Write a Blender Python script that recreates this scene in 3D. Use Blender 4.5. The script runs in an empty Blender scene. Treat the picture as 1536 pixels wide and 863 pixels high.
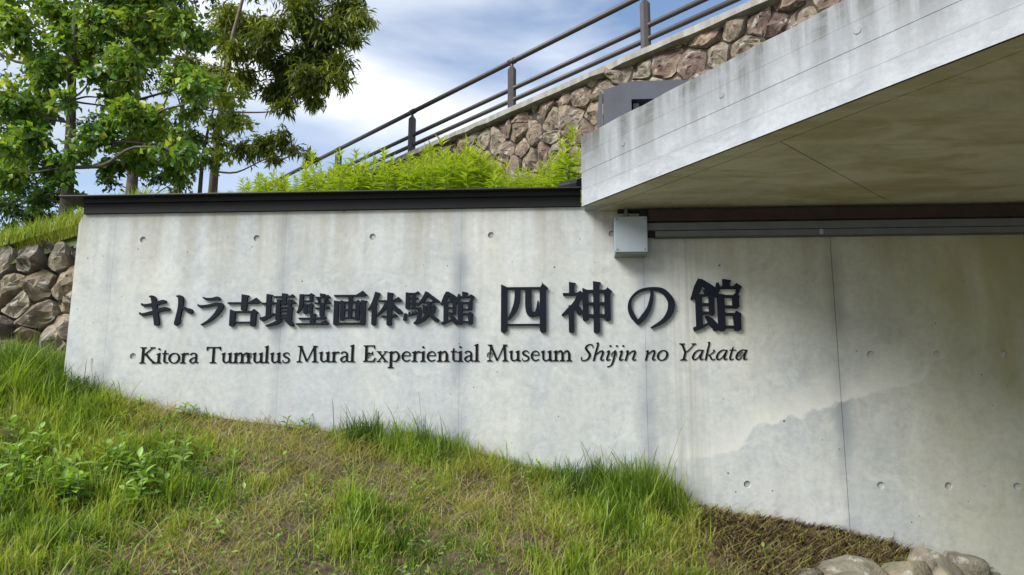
import bpy, bmesh, math, random
import numpy as np
from mathutils import Vector
random.seed(7); rng = np.random.default_rng(7)
SC = bpy.context.scene
COL = SC.collection
R = math.radians

# ------------------------------------------------------------------ camera
F_PX, PIT, YAW, ROL = 1154.0, .1714, .0668, .003
CAM = np.array([.505, -3.728, -.313])
FW = np.array([-math.sin(YAW)*math.cos(PIT), math.cos(YAW)*math.cos(PIT), math.sin(PIT)])
RT = np.array([math.cos(YAW), math.sin(YAW), 0.]); UP = np.cross(RT, FW)
RR = RT*math.cos(ROL)+UP*math.sin(ROL); UU = UP*math.cos(ROL)-RT*math.sin(ROL)
cd = bpy.data.cameras.new('camera'); cam = bpy.data.objects.new('camera', cd); COL.objects.link(cam)
cd.sensor_fit = 'HORIZONTAL'; cd.sensor_width = 36; cd.lens = F_PX/1536*36
cd.clip_start = .05; cd.clip_end = 5000
from mathutils import Matrix
m = Matrix(((RR[0], UU[0], -FW[0], CAM[0]), (RR[1], UU[1], -FW[1], CAM[1]), (RR[2], UU[2], -FW[2], CAM[2]), (0, 0, 0, 1)))
cam.matrix_world = m
SC.camera = cam
SC.render.resolution_x = 1024; SC.render.resolution_y = 575

def ray(x, y): return FW*F_PX+RR*(x-768)-UU*(y-431.5)
def aty(x, y, Y=0.): d = ray(x, y); return CAM+d*(Y-CAM[1])/d[1]
def atz(x, y, Z): d = ray(x, y); return CAM+d*(Z-CAM[2])/d[2]

# ------------------------------------------------------------------ light
SUN_TRAVEL = Vector((1.15, 1.0, -1.28)).normalized()
SUN_EL = math.asin(-SUN_TRAVEL.z)
SUN_AZ = math.atan2(-SUN_TRAVEL.x, -SUN_TRAVEL.y)      # from +Y towards +X
sl = bpy.data.lights.new('sun', 'SUN'); sun = bpy.data.objects.new('sun', sl); COL.objects.link(sun)
sl.energy = 3.1; sl.angle = R(30); sl.color = (1., .985, .955)
sun.rotation_euler = SUN_TRAVEL.to_track_quat('-Z', 'Y').to_euler(); sun.location = (-6, -6, 8)

W = bpy.data.worlds.new('World'); SC.world = W; W.use_nodes = True
nt = W.node_tree; nt.nodes.clear()
def N(t, tree=None, **kw):
    n = (tree or nt).nodes.new(t)
    for k, v in kw.items(): setattr(n, k, v)
    return n
out = N('ShaderNodeOutputWorld'); bg = N('ShaderNodeBackground'); sky = N('ShaderNodeTexSky', sky_type='NISHITA')
sky.sun_disc = False; sky.sun_elevation = SUN_EL; sky.sun_rotation = SUN_AZ; sky.air_density = 1.0; sky.dust_density = .6
tc = N('ShaderNodeTexCoord'); mp = N('ShaderNodeMapping'); mp.inputs['Scale'].default_value = (1.0, 1.0, 2.6)
mp.inputs['Location'].default_value = (.35, .1, .62)
n1 = N('ShaderNodeTexNoise'); n1.inputs['Scale'].default_value = 1.7; n1.inputs['Detail'].default_value = 7; n1.inputs['Roughness'].default_value = .52
n1.inputs['Distortion'].default_value = .35
rp = N('ShaderNodeValToRGB'); rp.color_ramp.elements[0].position = .36; rp.color_ramp.elements[1].position = .60
n2 = N('ShaderNodeTexNoise'); n2.inputs['Scale'].default_value = 3.1; n2.inputs['Detail'].default_value = 5
rp2 = N('ShaderNodeValToRGB')
rp2.color_ramp.elements[0].position = .30; rp2.color_ramp.elements[0].color = (2.9, 3.2, 3.75, 1)
rp2.color_ramp.elements[1].position = .62; rp2.color_ramp.elements[1].color = (4.7, 4.85, 5.1, 1)
mx = N('ShaderNodeMixRGB'); bg.inputs['Strength'].default_value = .13
gain = N('ShaderNodeMixRGB', blend_type='MULTIPLY'); gain.inputs[0].default_value = 1; gain.inputs[2].default_value = (.8, .78, .78, 1)
L = nt.links.new
L(tc.outputs['Generated'], mp.inputs[0]); L(mp.outputs[0], n1.inputs[0]); L(mp.outputs[0], n2.inputs[0])
L(n1.outputs[0], rp.inputs[0]); L(n2.outputs[0], rp2.inputs[0])
L(sky.outputs[0], gain.inputs[1]); L(rp.outputs[0], mx.inputs[0]); L(gain.outputs[0], mx.inputs[1]); L(rp2.outputs[0], mx.inputs[2])
L(mx.outputs[0], bg.inputs[0]); L(bg.outputs[0], out.inputs[0])
SC.view_settings.view_transform = 'Standard'; SC.view_settings.look = 'None'
SC.view_settings.exposure = 1.0; SC.view_settings.gamma = 1

# ------------------------------------------------------------------ helpers
def mesh_np(name, V, F, mat=None, parent=None, attrs=None, smooth=False):
    """V (n,3); F list of lists, or a numpy array (m,k)"""
    me = bpy.data.meshes.new(name)
    if isinstance(F, np.ndarray):
        n = len(V); mfc, k = F.shape
        me.vertices.add(n); me.vertices.foreach_set('co', np.asarray(V, dtype=np.float32).ravel())
        me.loops.add(mfc*k); me.loops.foreach_set('vertex_index', F.astype(np.int32).ravel())
        me.polygons.add(mfc); me.polygons.foreach_set('loop_start', np.arange(0, mfc*k, k, dtype=np.int32))
        me.update(calc_edges=True)
    else:
        me.from_pydata([tuple(map(float, v)) for v in V], [], F); me.update()
    if attrs:
        for an, vals in attrs.items():
            a = me.attributes.new(an, 'FLOAT', 'POINT'); a.data.foreach_set('value', np.asarray(vals, dtype=np.float32))
    if smooth: me.polygons.foreach_set('use_smooth', np.ones(len(me.polygons), dtype=bool))
    if mat: me.materials.append(mat)
    return link(name, me, parent)
def link(name, me, parent=None):
    o = bpy.data.objects.new(name, me); COL.objects.link(o)
    if parent: o.parent = parent
    return o
def tag(o, label=None, cat=None, group=None, kind=None):
    if label: o['label'] = label
    if cat: o['category'] = cat
    if group: o['group'] = group
    if kind: o['kind'] = kind
    return o
def thing(name, label, cat, loc=(0, 0, 0), group=None):
    o = bpy.data.objects.new(name, None); COL.objects.link(o); o.location = loc; o.empty_display_size = .1
    return tag(o, label, cat, group)
class MB:
    def __init__(s): s.v = []; s.f = []
    def add(s, v, f):
        b = len(s.v); s.v += [tuple(p) for p in v]; s.f += [[i+b for i in q] for q in f]; return s
    def box(s, x0, x1, y0, y1, z0, z1):
        return s.add([(x0,y0,z0),(x1,y0,z0),(x1,y1,z0),(x0,y1,z0),(x0,y0,z1),(x1,y0,z1),(x1,y1,z1),(x0,y1,z1)],
              [[3,2,1,0],[4,5,6,7],[0,1,5,4],[1,2,6,5],[2,3,7,6],[3,0,4,7]])
    def prism(s, poly, z0, z1):
        n = len(poly)
        return s.add([(x,y,z0) for x,y in poly]+[(x,y,z1) for x,y in poly],
              [list(range(n))[::-1], list(range(n,2*n))]+[[i,(i+1)%n,n+(i+1)%n,n+i] for i in range(n)])
    def tube(s, pts, rad, seg=10, cap=True):
        pts = [Vector(p) for p in pts]; rings = []
        for i, p in enumerate(pts):
            d = (pts[min(i+1,len(pts)-1)]-pts[max(i-1,0)]).normalized()
            a = d.cross(Vector((0,0,1))) if abs(d.z) < .95 else d.cross(Vector((1,0,0)))
            a.normalize(); b = d.cross(a)
            r = rad[i] if hasattr(rad, '__len__') else rad
            rings.append([p+(a*math.cos(2*math.pi*k/seg)+b*math.sin(2*math.pi*k/seg))*r for k in range(seg)])
        v = [q for g in rings for q in g]; f = []
        for i in range(len(pts)-1):
            for k in range(seg):
                f.append([i*seg+k, i*seg+(k+1)%seg, (i+1)*seg+(k+1)%seg, (i+1)*seg+k])
        if cap: f += [list(range(seg))[::-1], list(range((len(pts)-1)*seg, len(pts)*seg))]
        return s.add(v, f)
    def build(s, name, mat, parent=None, bevel=0, smooth=False):
        me = bpy.data.meshes.new(name); me.from_pydata(s.v, [], s.f); me.update()
        bm = bmesh.new(); bm.from_mesh(me)
        bmesh.ops.recalc_face_normals(bm, faces=bm.faces)
        if bevel: bmesh.ops.bevel(bm, geom=[e for e in bm.edges if e.calc_face_angle(0) > .5], offset=bevel, segments=2, affect='EDGES', profile=.6)
        bm.to_mesh(me); bm.free()
        if smooth: me.polygons.foreach_set('use_smooth', np.ones(len(me.polygons), dtype=bool))
        me.materials.append(mat)
        return link(name, me, parent)

# ------------------------------------------------------------------ materials
def newmat(name):
    m = bpy.data.materials.new(name); m.use_nodes = True; t = m.node_tree; t.nodes.clear()
    o = t.nodes.new('ShaderNodeOutputMaterial'); b = t.nodes.new('ShaderNodeBsdfPrincipled'); t.links.new(b.outputs[0], o.inputs[0])
    return m, t, b
def noise(t, vec, scale, detail=5, rough=.55, dist=0):
    n = t.nodes.new('ShaderNodeTexNoise'); n.inputs['Scale'].default_value = scale; n.inputs['Detail'].default_value = detail
    n.inputs['Roughness'].default_value = rough; n.inputs['Distortion'].default_value = dist
    if vec is not None: t.links.new(vec, n.inputs['Vector'])
    return n.outputs[0]
def ramp(t, fac, stops):
    r = t.nodes.new('ShaderNodeValToRGB'); e = r.color_ramp.elements
    while len(e) < len(stops): e.new(.5)
    for q, (p, c) in zip(e, stops):
        q.position = p; q.color = (c, c, c, 1) if not hasattr(c, '__len__') else (*c, 1)
    t.links.new(fac, r.inputs[0]); return r.outputs[0]
def mix(t, fac, a, b, mode='MIX'):
    n = t.nodes.new('ShaderNodeMixRGB'); n.blend_type = mode
    for i, v in enumerate((fac, a, b)):
        if hasattr(v, 'is_linked') or isinstance(v, bpy.types.NodeSocket): t.links.new(v, n.inputs[i])
        elif i == 0: n.inputs[0].default_value = v
        else: n.inputs[i].default_value = (*v, 1) if hasattr(v, '__len__') else (v, v, v, 1)
    return n.outputs[0]
def math_(t, op, a, b=0., c=None):
    n = t.nodes.new('ShaderNodeMath'); n.operation = op
    for i, v in enumerate((a, b) if c is None else (a, b, c)):
        if isinstance(v, bpy.types.NodeSocket): t.links.new(v, n.inputs[i])
        else: n.inputs[i].default_value = v
    return n.outputs[0]
def position(t, scale=(1, 1, 1), loc=(0, 0, 0), rot=(0, 0, 0)):
    g = t.nodes.new('ShaderNodeNewGeometry'); mpn = t.nodes.new('ShaderNodeMapping')
    mpn.inputs['Scale'].default_value = scale; mpn.inputs['Location'].default_value = loc; mpn.inputs['Rotation'].default_value = rot
    t.links.new(g.outputs['Position'], mpn.inputs[0]); return mpn.outputs[0]
def objpos(t, scale=(1, 1, 1)):
    g = t.nodes.new('ShaderNodeTexCoord'); mpn = t.nodes.new('ShaderNodeMapping'); mpn.inputs['Scale'].default_value = scale
    t.links.new(g.outputs['Object'], mpn.inputs[0]); return mpn.outputs[0]
def bump(t, bsdf, h, strength=.3, dist=.01):
    n = t.nodes.new('ShaderNodeBump'); n.inputs['Strength'].default_value = strength; n.inputs['Distance'].default_value = dist
    t.links.new(h, n.inputs['Height']); t.links.new(n.outputs[0], bsdf.inputs['Normal'])
def voro_dots(t, vec, scale, thr, rnd=1.0):
    v = t.nodes.new('ShaderNodeTexVoronoi'); v.inputs['Scale'].default_value = scale; v.inputs['Randomness'].default_value = rnd
    t.links.new(vec, v.inputs['Vector'])
    d = v.outputs['Distance']
    sep = t.nodes.new('ShaderNodeSeparateColor'); t.links.new(v.outputs['Color'], sep.inputs[0])
    size = math_(t, 'MULTIPLY', math_(t, 'POWER', sep.outputs[0], 5.), thr)
    return math_(t, 'LESS_THAN', d, size)

def concrete_wall_material():
    m, t, b = newmat('wall_concrete')
    P = position(t)
    big = noise(t, P, 1.3, 6, .6, .4)
    col = ramp(t, big, [(.32, (.285, .31, .315)), (.5, (.385, .403, .395)), (.68, (.47, .48, .445))])
    warm = ramp(t, noise(t, position(t, (2.4, 1, .8), (3, 0, 1)), 1.0, 4, .5), [(.42, 0.), (.68, 1.)])
    col = mix(t, math_(t, 'MULTIPLY', warm, .34), col, (.50, .48, .37))
    cool = ramp(t, noise(t, position(t, (1.5, 1, .55), (7, 0, 4)), 1.4, 5, .55, .5), [(.46, 0.), (.70, 1.)])
    col = mix(t, math_(t, 'MULTIPLY', cool, .6), col, (.27, .31, .345))
    # vertical streaks
    st = ramp(t, noise(t, position(t, (16, 1, .7)), 1.0, 4, .6), [(.45, 0.), (.75, 1.)])
    col = mix(t, math_(t, 'MULTIPLY', st, .36), col, (.27, .27, .23))
    # mottling
    fine = noise(t, P, 34, 5, .7); col = mix(t, .24, col, ramp(t, fine, [(.3, .18), (.7, .56)]), 'MIX')
    blot = ramp(t, noise(t, P, 9, 6, .7, .8), [(.52, 0.), (.68, 1.)]); col = mix(t, math_(t, 'MULTIPLY', blot, .5), col, (.25, .27, .28))
    blo2 = ramp(t, noise(t, position(t, (1, 1, 1), (5, 5, 5)), 6, 6, .7, .8), [(.54, 0.), (.68, 1.)]); col = mix(t, math_(t, 'MULTIPLY', blo2, .35), col, (.55, .55, .50))
    # grey-blue damp strips along the formwork joints (0.9 m)
    sx = t.nodes.new('ShaderNodeSeparateXYZ'); t.links.new(P, sx.inputs[0])
    wob = math_(t, 'MULTIPLY_ADD', noise(t, position(t, (1, 1, 2)), 3., 3), .05, -.025)
    xx = math_(t, 'ADD', sx.outputs[0], wob)
    fr = math_(t, 'PINGPONG', math_(t, 'ADD', xx, 9.), .45)          # 0 at joints
    near = t.nodes.new('ShaderNodeMapRange'); near.interpolation_type = 'SMOOTHSTEP'
    t.links.new(fr, near.inputs[0]); near.inputs[1].default_value = 0; near.inputs[2].default_value = .075; near.inputs[3].default_value = 1; near.inputs[4].default_value = 0
    jm = math_(t, 'MULTIPLY', near.outputs[0], ramp(t, noise(t, position(t, (.9, 1, 1.6), (2, 3, 5)), 1.6, 3), [(.38, .05), (.62, 1.)]))
    col = mix(t, math_(t, 'MULTIPLY', jm, .9), col, (.19, .21, .235))
    # yellow-olive tint: algae stain plus painted canopy shade towards the right end
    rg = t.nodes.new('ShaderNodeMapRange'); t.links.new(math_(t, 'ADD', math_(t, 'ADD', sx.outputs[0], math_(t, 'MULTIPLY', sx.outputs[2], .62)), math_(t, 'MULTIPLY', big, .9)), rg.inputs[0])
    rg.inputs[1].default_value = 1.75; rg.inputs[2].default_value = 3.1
    stain_shade = math_(t, 'MULTIPLY', rg.outputs[0], ramp(t, noise(t, position(t, (2, 1, 1), (1, 8, 2)), 1.5, 5, .6, .6), [(.25, .35), (.7, 1.)]))
    col = mix(t, math_(t, 'MULTIPLY', stain_shade, .85), col, (.185, .18, .06))
    # smoother grey pour under a pale lime edge (lower right)
    edge = math_(t, 'ADD', math_(t, 'ADD', sx.outputs[2], math_(t, 'MULTIPLY', sx.outputs[0], -.42)), math_(t, 'MULTIPLY', noise(t, P, 2.6, 5, .6), .34))
    lime = ramp(t, math_(t, 'ADD', edge, 1.3), [(.50, 0.), (.515, .85), (.56, .55), (.66, 0.)])
    xr = t.nodes.new('ShaderNodeMapRange'); t.links.new(sx.outputs[0], xr.inputs[0]); xr.inputs[1].default_value = .92; xr.inputs[2].default_value = 1.05
    xr2 = t.nodes.new('ShaderNodeMapRange'); t.links.new(sx.outputs[0], xr2.inputs[0]); xr2.inputs[1].default_value = 2.4; xr2.inputs[2].default_value = 1.7
    lm = math_(t, 'MULTIPLY', math_(t, 'MULTIPLY', lime, xr.outputs[0]), xr2.outputs[0])
    col = mix(t, math_(t, 'MULTIPLY', lm, .8), col, (.52, .52, .47))
    # dirt run-off at the top
    tp = t.nodes.new('ShaderNodeMapRange'); t.links.new(sx.outputs[2], tp.inputs[0]); tp.inputs[1].default_value = .25; tp.inputs[2].default_value = .74
    run = ramp(t, noise(t, position(t, (11, 1, .5), (4, 0, 0)), 1.0, 4, .6), [(.40, 0.), (.68, 1.)])
    col = mix(t, math_(t, 'MULTIPLY', math_(t, 'MULTIPLY', tp.outputs[0], run), .7), col, (.22, .20, .125))
    # runs left of the canopy drip, just right of the joint at 0.9
    bx = t.nodes.new('ShaderNodeMapRange'); bx.interpolation_type = 'SMOOTHSTEP'; t.links.new(math_(t, 'ABSOLUTE', math_(t, 'ADD', xx, -1.09)), bx.inputs[0]); bx.inputs[1].default_value = .05; bx.inputs[2].default_value = .17; bx.inputs[3].default_value = 1; bx.inputs[4].default_value = 0
    dr_ = ramp(t, noise(t, position(t, (22, 1, .35), (2, 0, 9)), 1.0, 4, .6), [(.42, 0.), (.6, 1.)])
    col = mix(t, math_(t, 'MULTIPLY', math_(t, 'MULTIPLY', bx.outputs[0], dr_), .6), col, (.24, .24, .20))
    # bug holes
    dots = math_(t, 'MAXIMUM', voro_dots(t, P, 15, .085), voro_dots(t, position(t, (1, 1, .8), (3, 1, 2)), 27, .10)); col = mix(t, math_(t, 'MULTIPLY', dots, .8), col, (.05, .05, .045))
    oi = t.nodes.new('ShaderNodeObjectInfo')
    col = mix(t, 1., col, ramp(t, oi.outputs['Random'], [(0., .93), (1., 1.05)]), 'MULTIPLY')
    t.links.new(col, b.inputs['Base Color']); b.inputs['Roughness'].default_value = .78
    h = math_(t, 'SUBTRACT', math_(t, 'MULTIPLY_ADD', noise(t, P, 60, 5, .7), .25, math_(t, 'MULTIPLY', noise(t, P, 5, 3), .5)), math_(t, 'MULTIPLY', dots, .8))
    bump(t, b, h, .28, .006); return m

def slab_material(name, base, dark, soffit=False):
    m, t, b = newmat(name); P = position(t)
    big = noise(t, P, 2.2, 6, .6, .4)
    col = ramp(t, big, [(.3, tuple(c*.86 for c in base)), (.7, tuple(min(1, c*1.1) for c in base))])
    fine = noise(t, P, 40, 5, .7); col = mix(t, .2, col, ramp(t, fine, [(.3, .22), (.7, .56)]))
    sx = t.nodes.new('ShaderNodeSeparateXYZ'); t.links.new(P, sx.inputs[0])
    if not soffit:
        tp = t.nodes.new('ShaderNodeMapRange'); t.links.new(math_(t, 'ADD', sx.outputs[2], math_(t, 'MULTIPLY', big, .2)), tp.inputs[0]); tp.inputs[1].default_value = .80; tp.inputs[2].default_value = 1.15
        run = ramp(t, noise(t, position(t, (9, 9, .9), (4, 0, 0)), 1.0, 5, .62), [(.40, 0.), (.58, 1.)])
        col = mix(t, math_(t, 'MULTIPLY', math_(t, 'POWER', tp.outputs[0], .85), math_(t, 'MULTIPLY_ADD', run, .55, .45)), col, dark)
        mot = ramp(t, noise(t, position(t, (1, 1, 2.4)), 6., 6, .7, .5), [(.46, 0.), (.68, .75)])
        col = mix(t, mot, col, (.21, .225, .24))
    else:
        wisp = ramp(t, noise(t, position(t, (1.2, 3.6, 1), (0, 0, 0), (0, 0, .5)), 1.6, 5, .6, 1.2), [(.42, 0.), (.62, .8)])
        col = mix(t, wisp, col, dark)
        sp = ramp(t, noise(t, P, 5., 5, .6, .5), [(.55, 0.), (.75, .6)]); col = mix(t, sp, col, tuple(c*.8 for c in dark))
    t.links.new(col, b.inputs['Base Color']); b.inputs['Roughness'].default_value = .8
    bump(t, b, noise(t, P, 45, 6, .7), .3, .006); return m

def stone_material(name, cols, moss=.25, mossc=(.16, .17, .05)):
    m, t, b = newmat(name); P = position(t); oi = t.nodes.new('ShaderNodeObjectInfo')
    base = ramp(t, oi.outputs['Random'], [(i/(len(cols)-1), c) for i, c in enumerate(cols)])
    n = noise(t, P, 9, 6, .65, .6)
    col = mix(t, .8, base, ramp(t, n, [(.25, .22), (.5, .8), (.75, 1.25)]), 'MULTIPLY')
    col = mix(t, math_(t, 'MULTIPLY', ramp(t, noise(t, P, 4.5, 5, .6), [(.5, 0.), (.66, 1.)]), .55), col, (.36, .29, .19))
    col = mix(t, math_(t, 'MULTIPLY', ramp(t, noise(t, P, 14, 4, .6), [(.56, 0.), (.66, 1.)]), .55), col, (.44, .43, .38))
    col = mix(t, math_(t, 'MULTIPLY', ramp(t, noise(t, P, 3.3, 5, .6), [(.52, 0.), (.66, 1.)]), moss), col, mossc)
    t.links.new(col, b.inputs['Base Color']); b.inputs['Roughness'].default_value = .9
    bump(t, b, math_(t, 'ADD', noise(t, P, 30, 6, .7), math_(t, 'MULTIPLY', n, 1.2)), .75, .02); return m

def plain(name, col, rough=.5, metal=0., nscale=30, amt=.25, bmp=.05, spec=.5):
    m, t, b = newmat(name); P = position(t)
    c = mix(t, amt, col, ramp(t, noise(t, P, nscale, 5, .6), [(.3, tuple(x*.45 for x in col)), (.7, tuple(min(1, x*1.6) for x in col))]))
    t.links.new(c, b.inputs['Base Color']); b.inputs['Roughness'].default_value = rough; b.inputs['Metallic'].default_value = metal
    b.inputs['Specular IOR Level'].default_value = spec
    if bmp: bump(t, b, noise(t, P, nscale*3, 4), bmp, .004)
    return m

def leaf_material(name, stops, trans=.35, rough=.45, tcol=(1.25, 1.25, .55), spec=.35):
    """colour from the per-leaf 'tint' attribute"""
    m, t, b = newmat(name)
    a = t.nodes.new('ShaderNodeAttribute'); a.attribute_name = 'tint'
    c = ramp(t, a.outputs['Fac'], stops)
    t.links.new(c, b.inputs['Base Color']); b.inputs['Roughness'].default_value = rough; b.inputs['Specular IOR Level'].default_value = spec
    tr = t.nodes.new('ShaderNodeBsdfTranslucent'); t.links.new(mix(t, 1., c, tcol, 'MULTIPLY'), tr.inputs[0])
    ms = t.nodes.new('ShaderNodeMixShader'); ms.inputs[0].default_value = trans
    t.links.new(b.outputs[0], ms.inputs[1]); t.links.new(tr.outputs[0], ms.inputs[2])
    o = [n for n in t.nodes if n.type == 'OUTPUT_MATERIAL'][0]; t.links.new(ms.outputs[0], o.inputs[0]); return m

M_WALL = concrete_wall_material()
M_SLAB = slab_material('slab_concrete', (.34, .36, .385), (.085, .085, .078))
M_SOFF = slab_material('soffit_concrete', (.52, .50, .35), (.34, .30, .165), True)
M_COPE = slab_material('coping_concrete', (.33, .31, .27), (.17, .16, .13))
M_MORTAR = plain('tie_hole_mortar', (.30, .305, .285), .9, 0, 60, .5, .4)
M_BLACK = plain('black_steel', (.007, .007, .0075), .6, 0, 20, .3, .05, .2)
M_PLATE = plain('coping_steel', (.016, .017, .017), .5, 0, 20, .3, .05, .3)
M_RUST = plain('rusty_steel', (.022, .012, .009), .8, 0, 14, .7, .5)
M_TRUNK = plain('grey_trunking_paint', (.075, .085, .086), .55, 0, 12, .25, .03)
M_BOX = plain('grey_box_plastic', (.20, .23, .25), .5, 0, 8, .12, .02)
M_SCREW = plain('screw_steel', (.12, .12, .12), .4, .6)
M_LETTER = plain('letter_paint', (.006, .008, .013), .6, 0, 15, .3, .02, .10)
M_LETTER2 = plain('letter_plate_paint', (.006, .006, .006), .65, 0, 15, .3, .02, .08)
M_RAIL = plain('brown_rail_paint', (.036, .031, .030), .5, .0, 25, .3, .05)
M_CAB = plain('dark_grey_cabinet', (.062, .065, .078), .55, 0, 6, .3, .05)
M_CABIN = plain('cabinet_inside', (.02, .02, .022), .7)
M_STONE_L = stone_material('field_stone_beige', [(.24, .205, .14), (.13, .10, .08), (.30, .27, .21), (.19, .145, .09), (.085, .08, .078), (.26, .215, .14)], .30)
M_STONE_U = stone_material('field_stone_brown', [(.15, .09, .07), (.21, .17, .125), (.11, .066, .056), (.24, .205, .155), (.14, .088, .07), (.19, .145, .105)], .22, (.20, .20, .09))
M_STONE_E = stone_material('edging_stone_pale', [(.22, .195, .145), (.155, .138, .105), (.26, .235, .17)], .2)
M_JOINT = plain('dark_earth_joint', (.035, .028, .02), .95, 0, 20, .5, .5)
M_BARK = plain('bark', (.075, .063, .048), .9, 0, 14, .7, .9)
M_BARK2 = plain('pale_bark', (.13, .105, .075), .9, 0, 14, .6, .9)

def soil_material():
    m, t, b = newmat('soil'); P = position(t)
    n = noise(t, P, 6, 7, .65, .5); c = ramp(t, n, [(.25, (.040, .028, .017)), (.5, (.12, .088, .054)), (.72, (.27, .21, .13))])
    c = mix(t, math_(t, 'MULTIPLY', ramp(t, noise(t, position(t, (1, 1, 1), (3, 2, 0)), 45, 5, .7), [(.45, 0.), (.7, 1.)]), .5), c, (.26, .20, .12))
    g = ramp(t, noise(t, position(t, (1, 1, 1), (9, 2, 0)), 2.2, 4), [(.42, 0.), (.6, .7)]); c = mix(t, math_(t, 'MULTIPLY', g, .6), c, (.07, .085, .022))
    t.links.new(c, b.inputs['Base Color']); b.inputs['Roughness'].default_value = 1.
    bump(t, b, math_(t, 'ADD', noise(t, P, 22, 7, .75), n), 1., .04); return m
M_SOIL = soil_material()
def bank_material():
    m, t, b = newmat('bank_turf'); P = position(t)
    c = ramp(t, noise(t, P, 4, 6, .65), [(.3, (.04, .055, .012)), (.55, (.085, .12, .025)), (.75, (.15, .16, .05))])
    t.links.new(c, b.inputs['Base Color']); b.inputs['Roughness'].default_value = 1.
    bump(t, b, noise(t, P, 25, 6, .7), 1., .04); return m
M_BANK = bank_material()
M_PAVE = plain('pale_paving', (.42, .40, .34), .85, 0, 18, .35, .2)

# ------------------------------------------------------------------ terrain
GX = np.array([-60, -8, -4.5, -3.0, -2.008, -1.627, -1.282, -.893, -.446, .009, .422, .888, 1.07, 1.34, 1.696, 1.956, 2.156, 2.7, 4.0])
GZ = np.array([1.0, .62, .30, .03, -.155, -.235, -.29, -.337, -.392, -.469, -.543, -.631, -.70, -.755, -.80, -.86, -.92, -1.2, -1.85])
LOW = -1.85
def vnoise(x, y, s, seed=0):
    """cheap smooth value noise for heights and masks"""
    x = np.asarray(x, float)*s+seed*17.3; y = np.asarray(y, float)*s+seed*9.1
    xi = np.floor(x); yi = np.floor(y); fx = x-xi; fy = y-yi
    fx = fx*fx*(3-2*fx); fy = fy*fy*(3-2*fy)
    def h(a, b):
        v = np.sin(a*127.1+b*311.7+seed*74.7)*43758.5453; return v-np.floor(v)
    return (h(xi,yi)*(1-fx)+h(xi+1,yi)*fx)*(1-fy)+(h(xi,yi+1)*(1-fx)+h(xi+1,yi+1)*fx)*fy
def front_z(x, y):
    x = np.asarray(x, float); y = np.asarray(y, float)
    z = np.interp(x, GX, GZ)+.33*y
    z = z+(vnoise(x, y, 3., 1)-.5)*.07*np.clip(-y*4, 0, 1)+(vnoise(x, y, 9., 2)-.5)*.03*np.clip(-y*6+.2, 0, 1)
    return np.maximum(z, LOW)
def upper_z(x, y):
    x = np.asarray(x, float); y = np.asarray(y, float)
    za = .76+.315*np.minimum(y, 6.2)                        # behind the concrete wall
    zb = .70+.235*np.clip(y-.6, -1, 5.6)+.05*(x+2.6)          # above the left stone wall
    k = np.clip((x+3.2)/1.4, 0, 1); k = k*k*(3-2*k)
    z = zb*(1-k)+za*k
    z = z-np.clip(y-6.2, 0, 40)*.10
    return z+(vnoise(x, y, 1.3, 3)-.5)*.10*np.clip(y-.3, 0, 1)
def grid(name, xs, ys, fz, mat):
    X, Y = np.meshgrid(xs, ys); V = np.stack([X, Y, fz(X, Y)], -1).reshape(-1, 3)
    nx, ny = len(xs), len(ys); i = np.arange(nx*ny).reshape(ny, nx)
    Fq = np.stack([i[:-1,:-1], i[:-1,1:], i[1:,1:], i[1:,:-1]], -1).reshape(-1, 4)
    return mesh_np(name, V, Fq, mat, smooth=True)
g = mesh_np('ground', [(-2500,-2500,LOW-.02),(2500,-2500,LOW-.02),(2500,2500,LOW-.02),(-2500,2500,LOW-.02)], [[0,1,2,3]], M_PAVE); tag(g, kind='structure')
xs = np.concatenate([np.linspace(-14, -3.6, 14)[:-1], np.linspace(-3.6, 2.9, 150), np.linspace(2.9, 4.2, 12)[1:]])
ys = np.concatenate([np.linspace(-7, -2.6, 14)[:-1], np.linspace(-2.6, .04, 80), np.linspace(.04, .9, 8)[1:]])
sl_ = grid('grass_slope', xs, ys, lambda X, Y: front_z(X, Y), M_SOIL); tag(sl_, kind='structure')
xs = np.concatenate([np.linspace(-40, -6, 18)[:-1], np.linspace(-6, 4, 70), np.linspace(4, 30, 10)[1:]])
ys = np.concatenate([np.linspace(.29, 6.4, 50), np.linspace(6.4, 40, 14)[1:]])
# keep the left part behind the stone wall
def bank_fz(X, Y): return upper_z(X, Y)
X, Y = np.meshgrid(xs, ys); Y = Y+np.where(X < -2.0, .32, 0.)*np.clip((6-Y)/5.7, 0, 1)
Zb = upper_z(X, Y); Zb[0] -= .14
V = np.stack([X, Y, Zb], -1).reshape(-1, 3); nx, ny = len(xs), len(ys); i = np.arange(nx*ny).reshape(ny, nx)
Fq = np.stack([i[:-1,:-1], i[:-1,1:], i[1:,1:], i[1:,:-1]], -1).reshape(-1, 4)
bank = mesh_np('bank', V, Fq, M_BANK, smooth=True); tag(bank, kind='structure')

def ground_hit(px, py):
    d = ray(px, py); d = d/np.linalg.norm(d)
    t = .5
    for _ in range(900):
        p = CAM+d*t
        if p[2] < front_z(p[0], p[1]): return p
        t += .01
    return CAM+d*t

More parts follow.
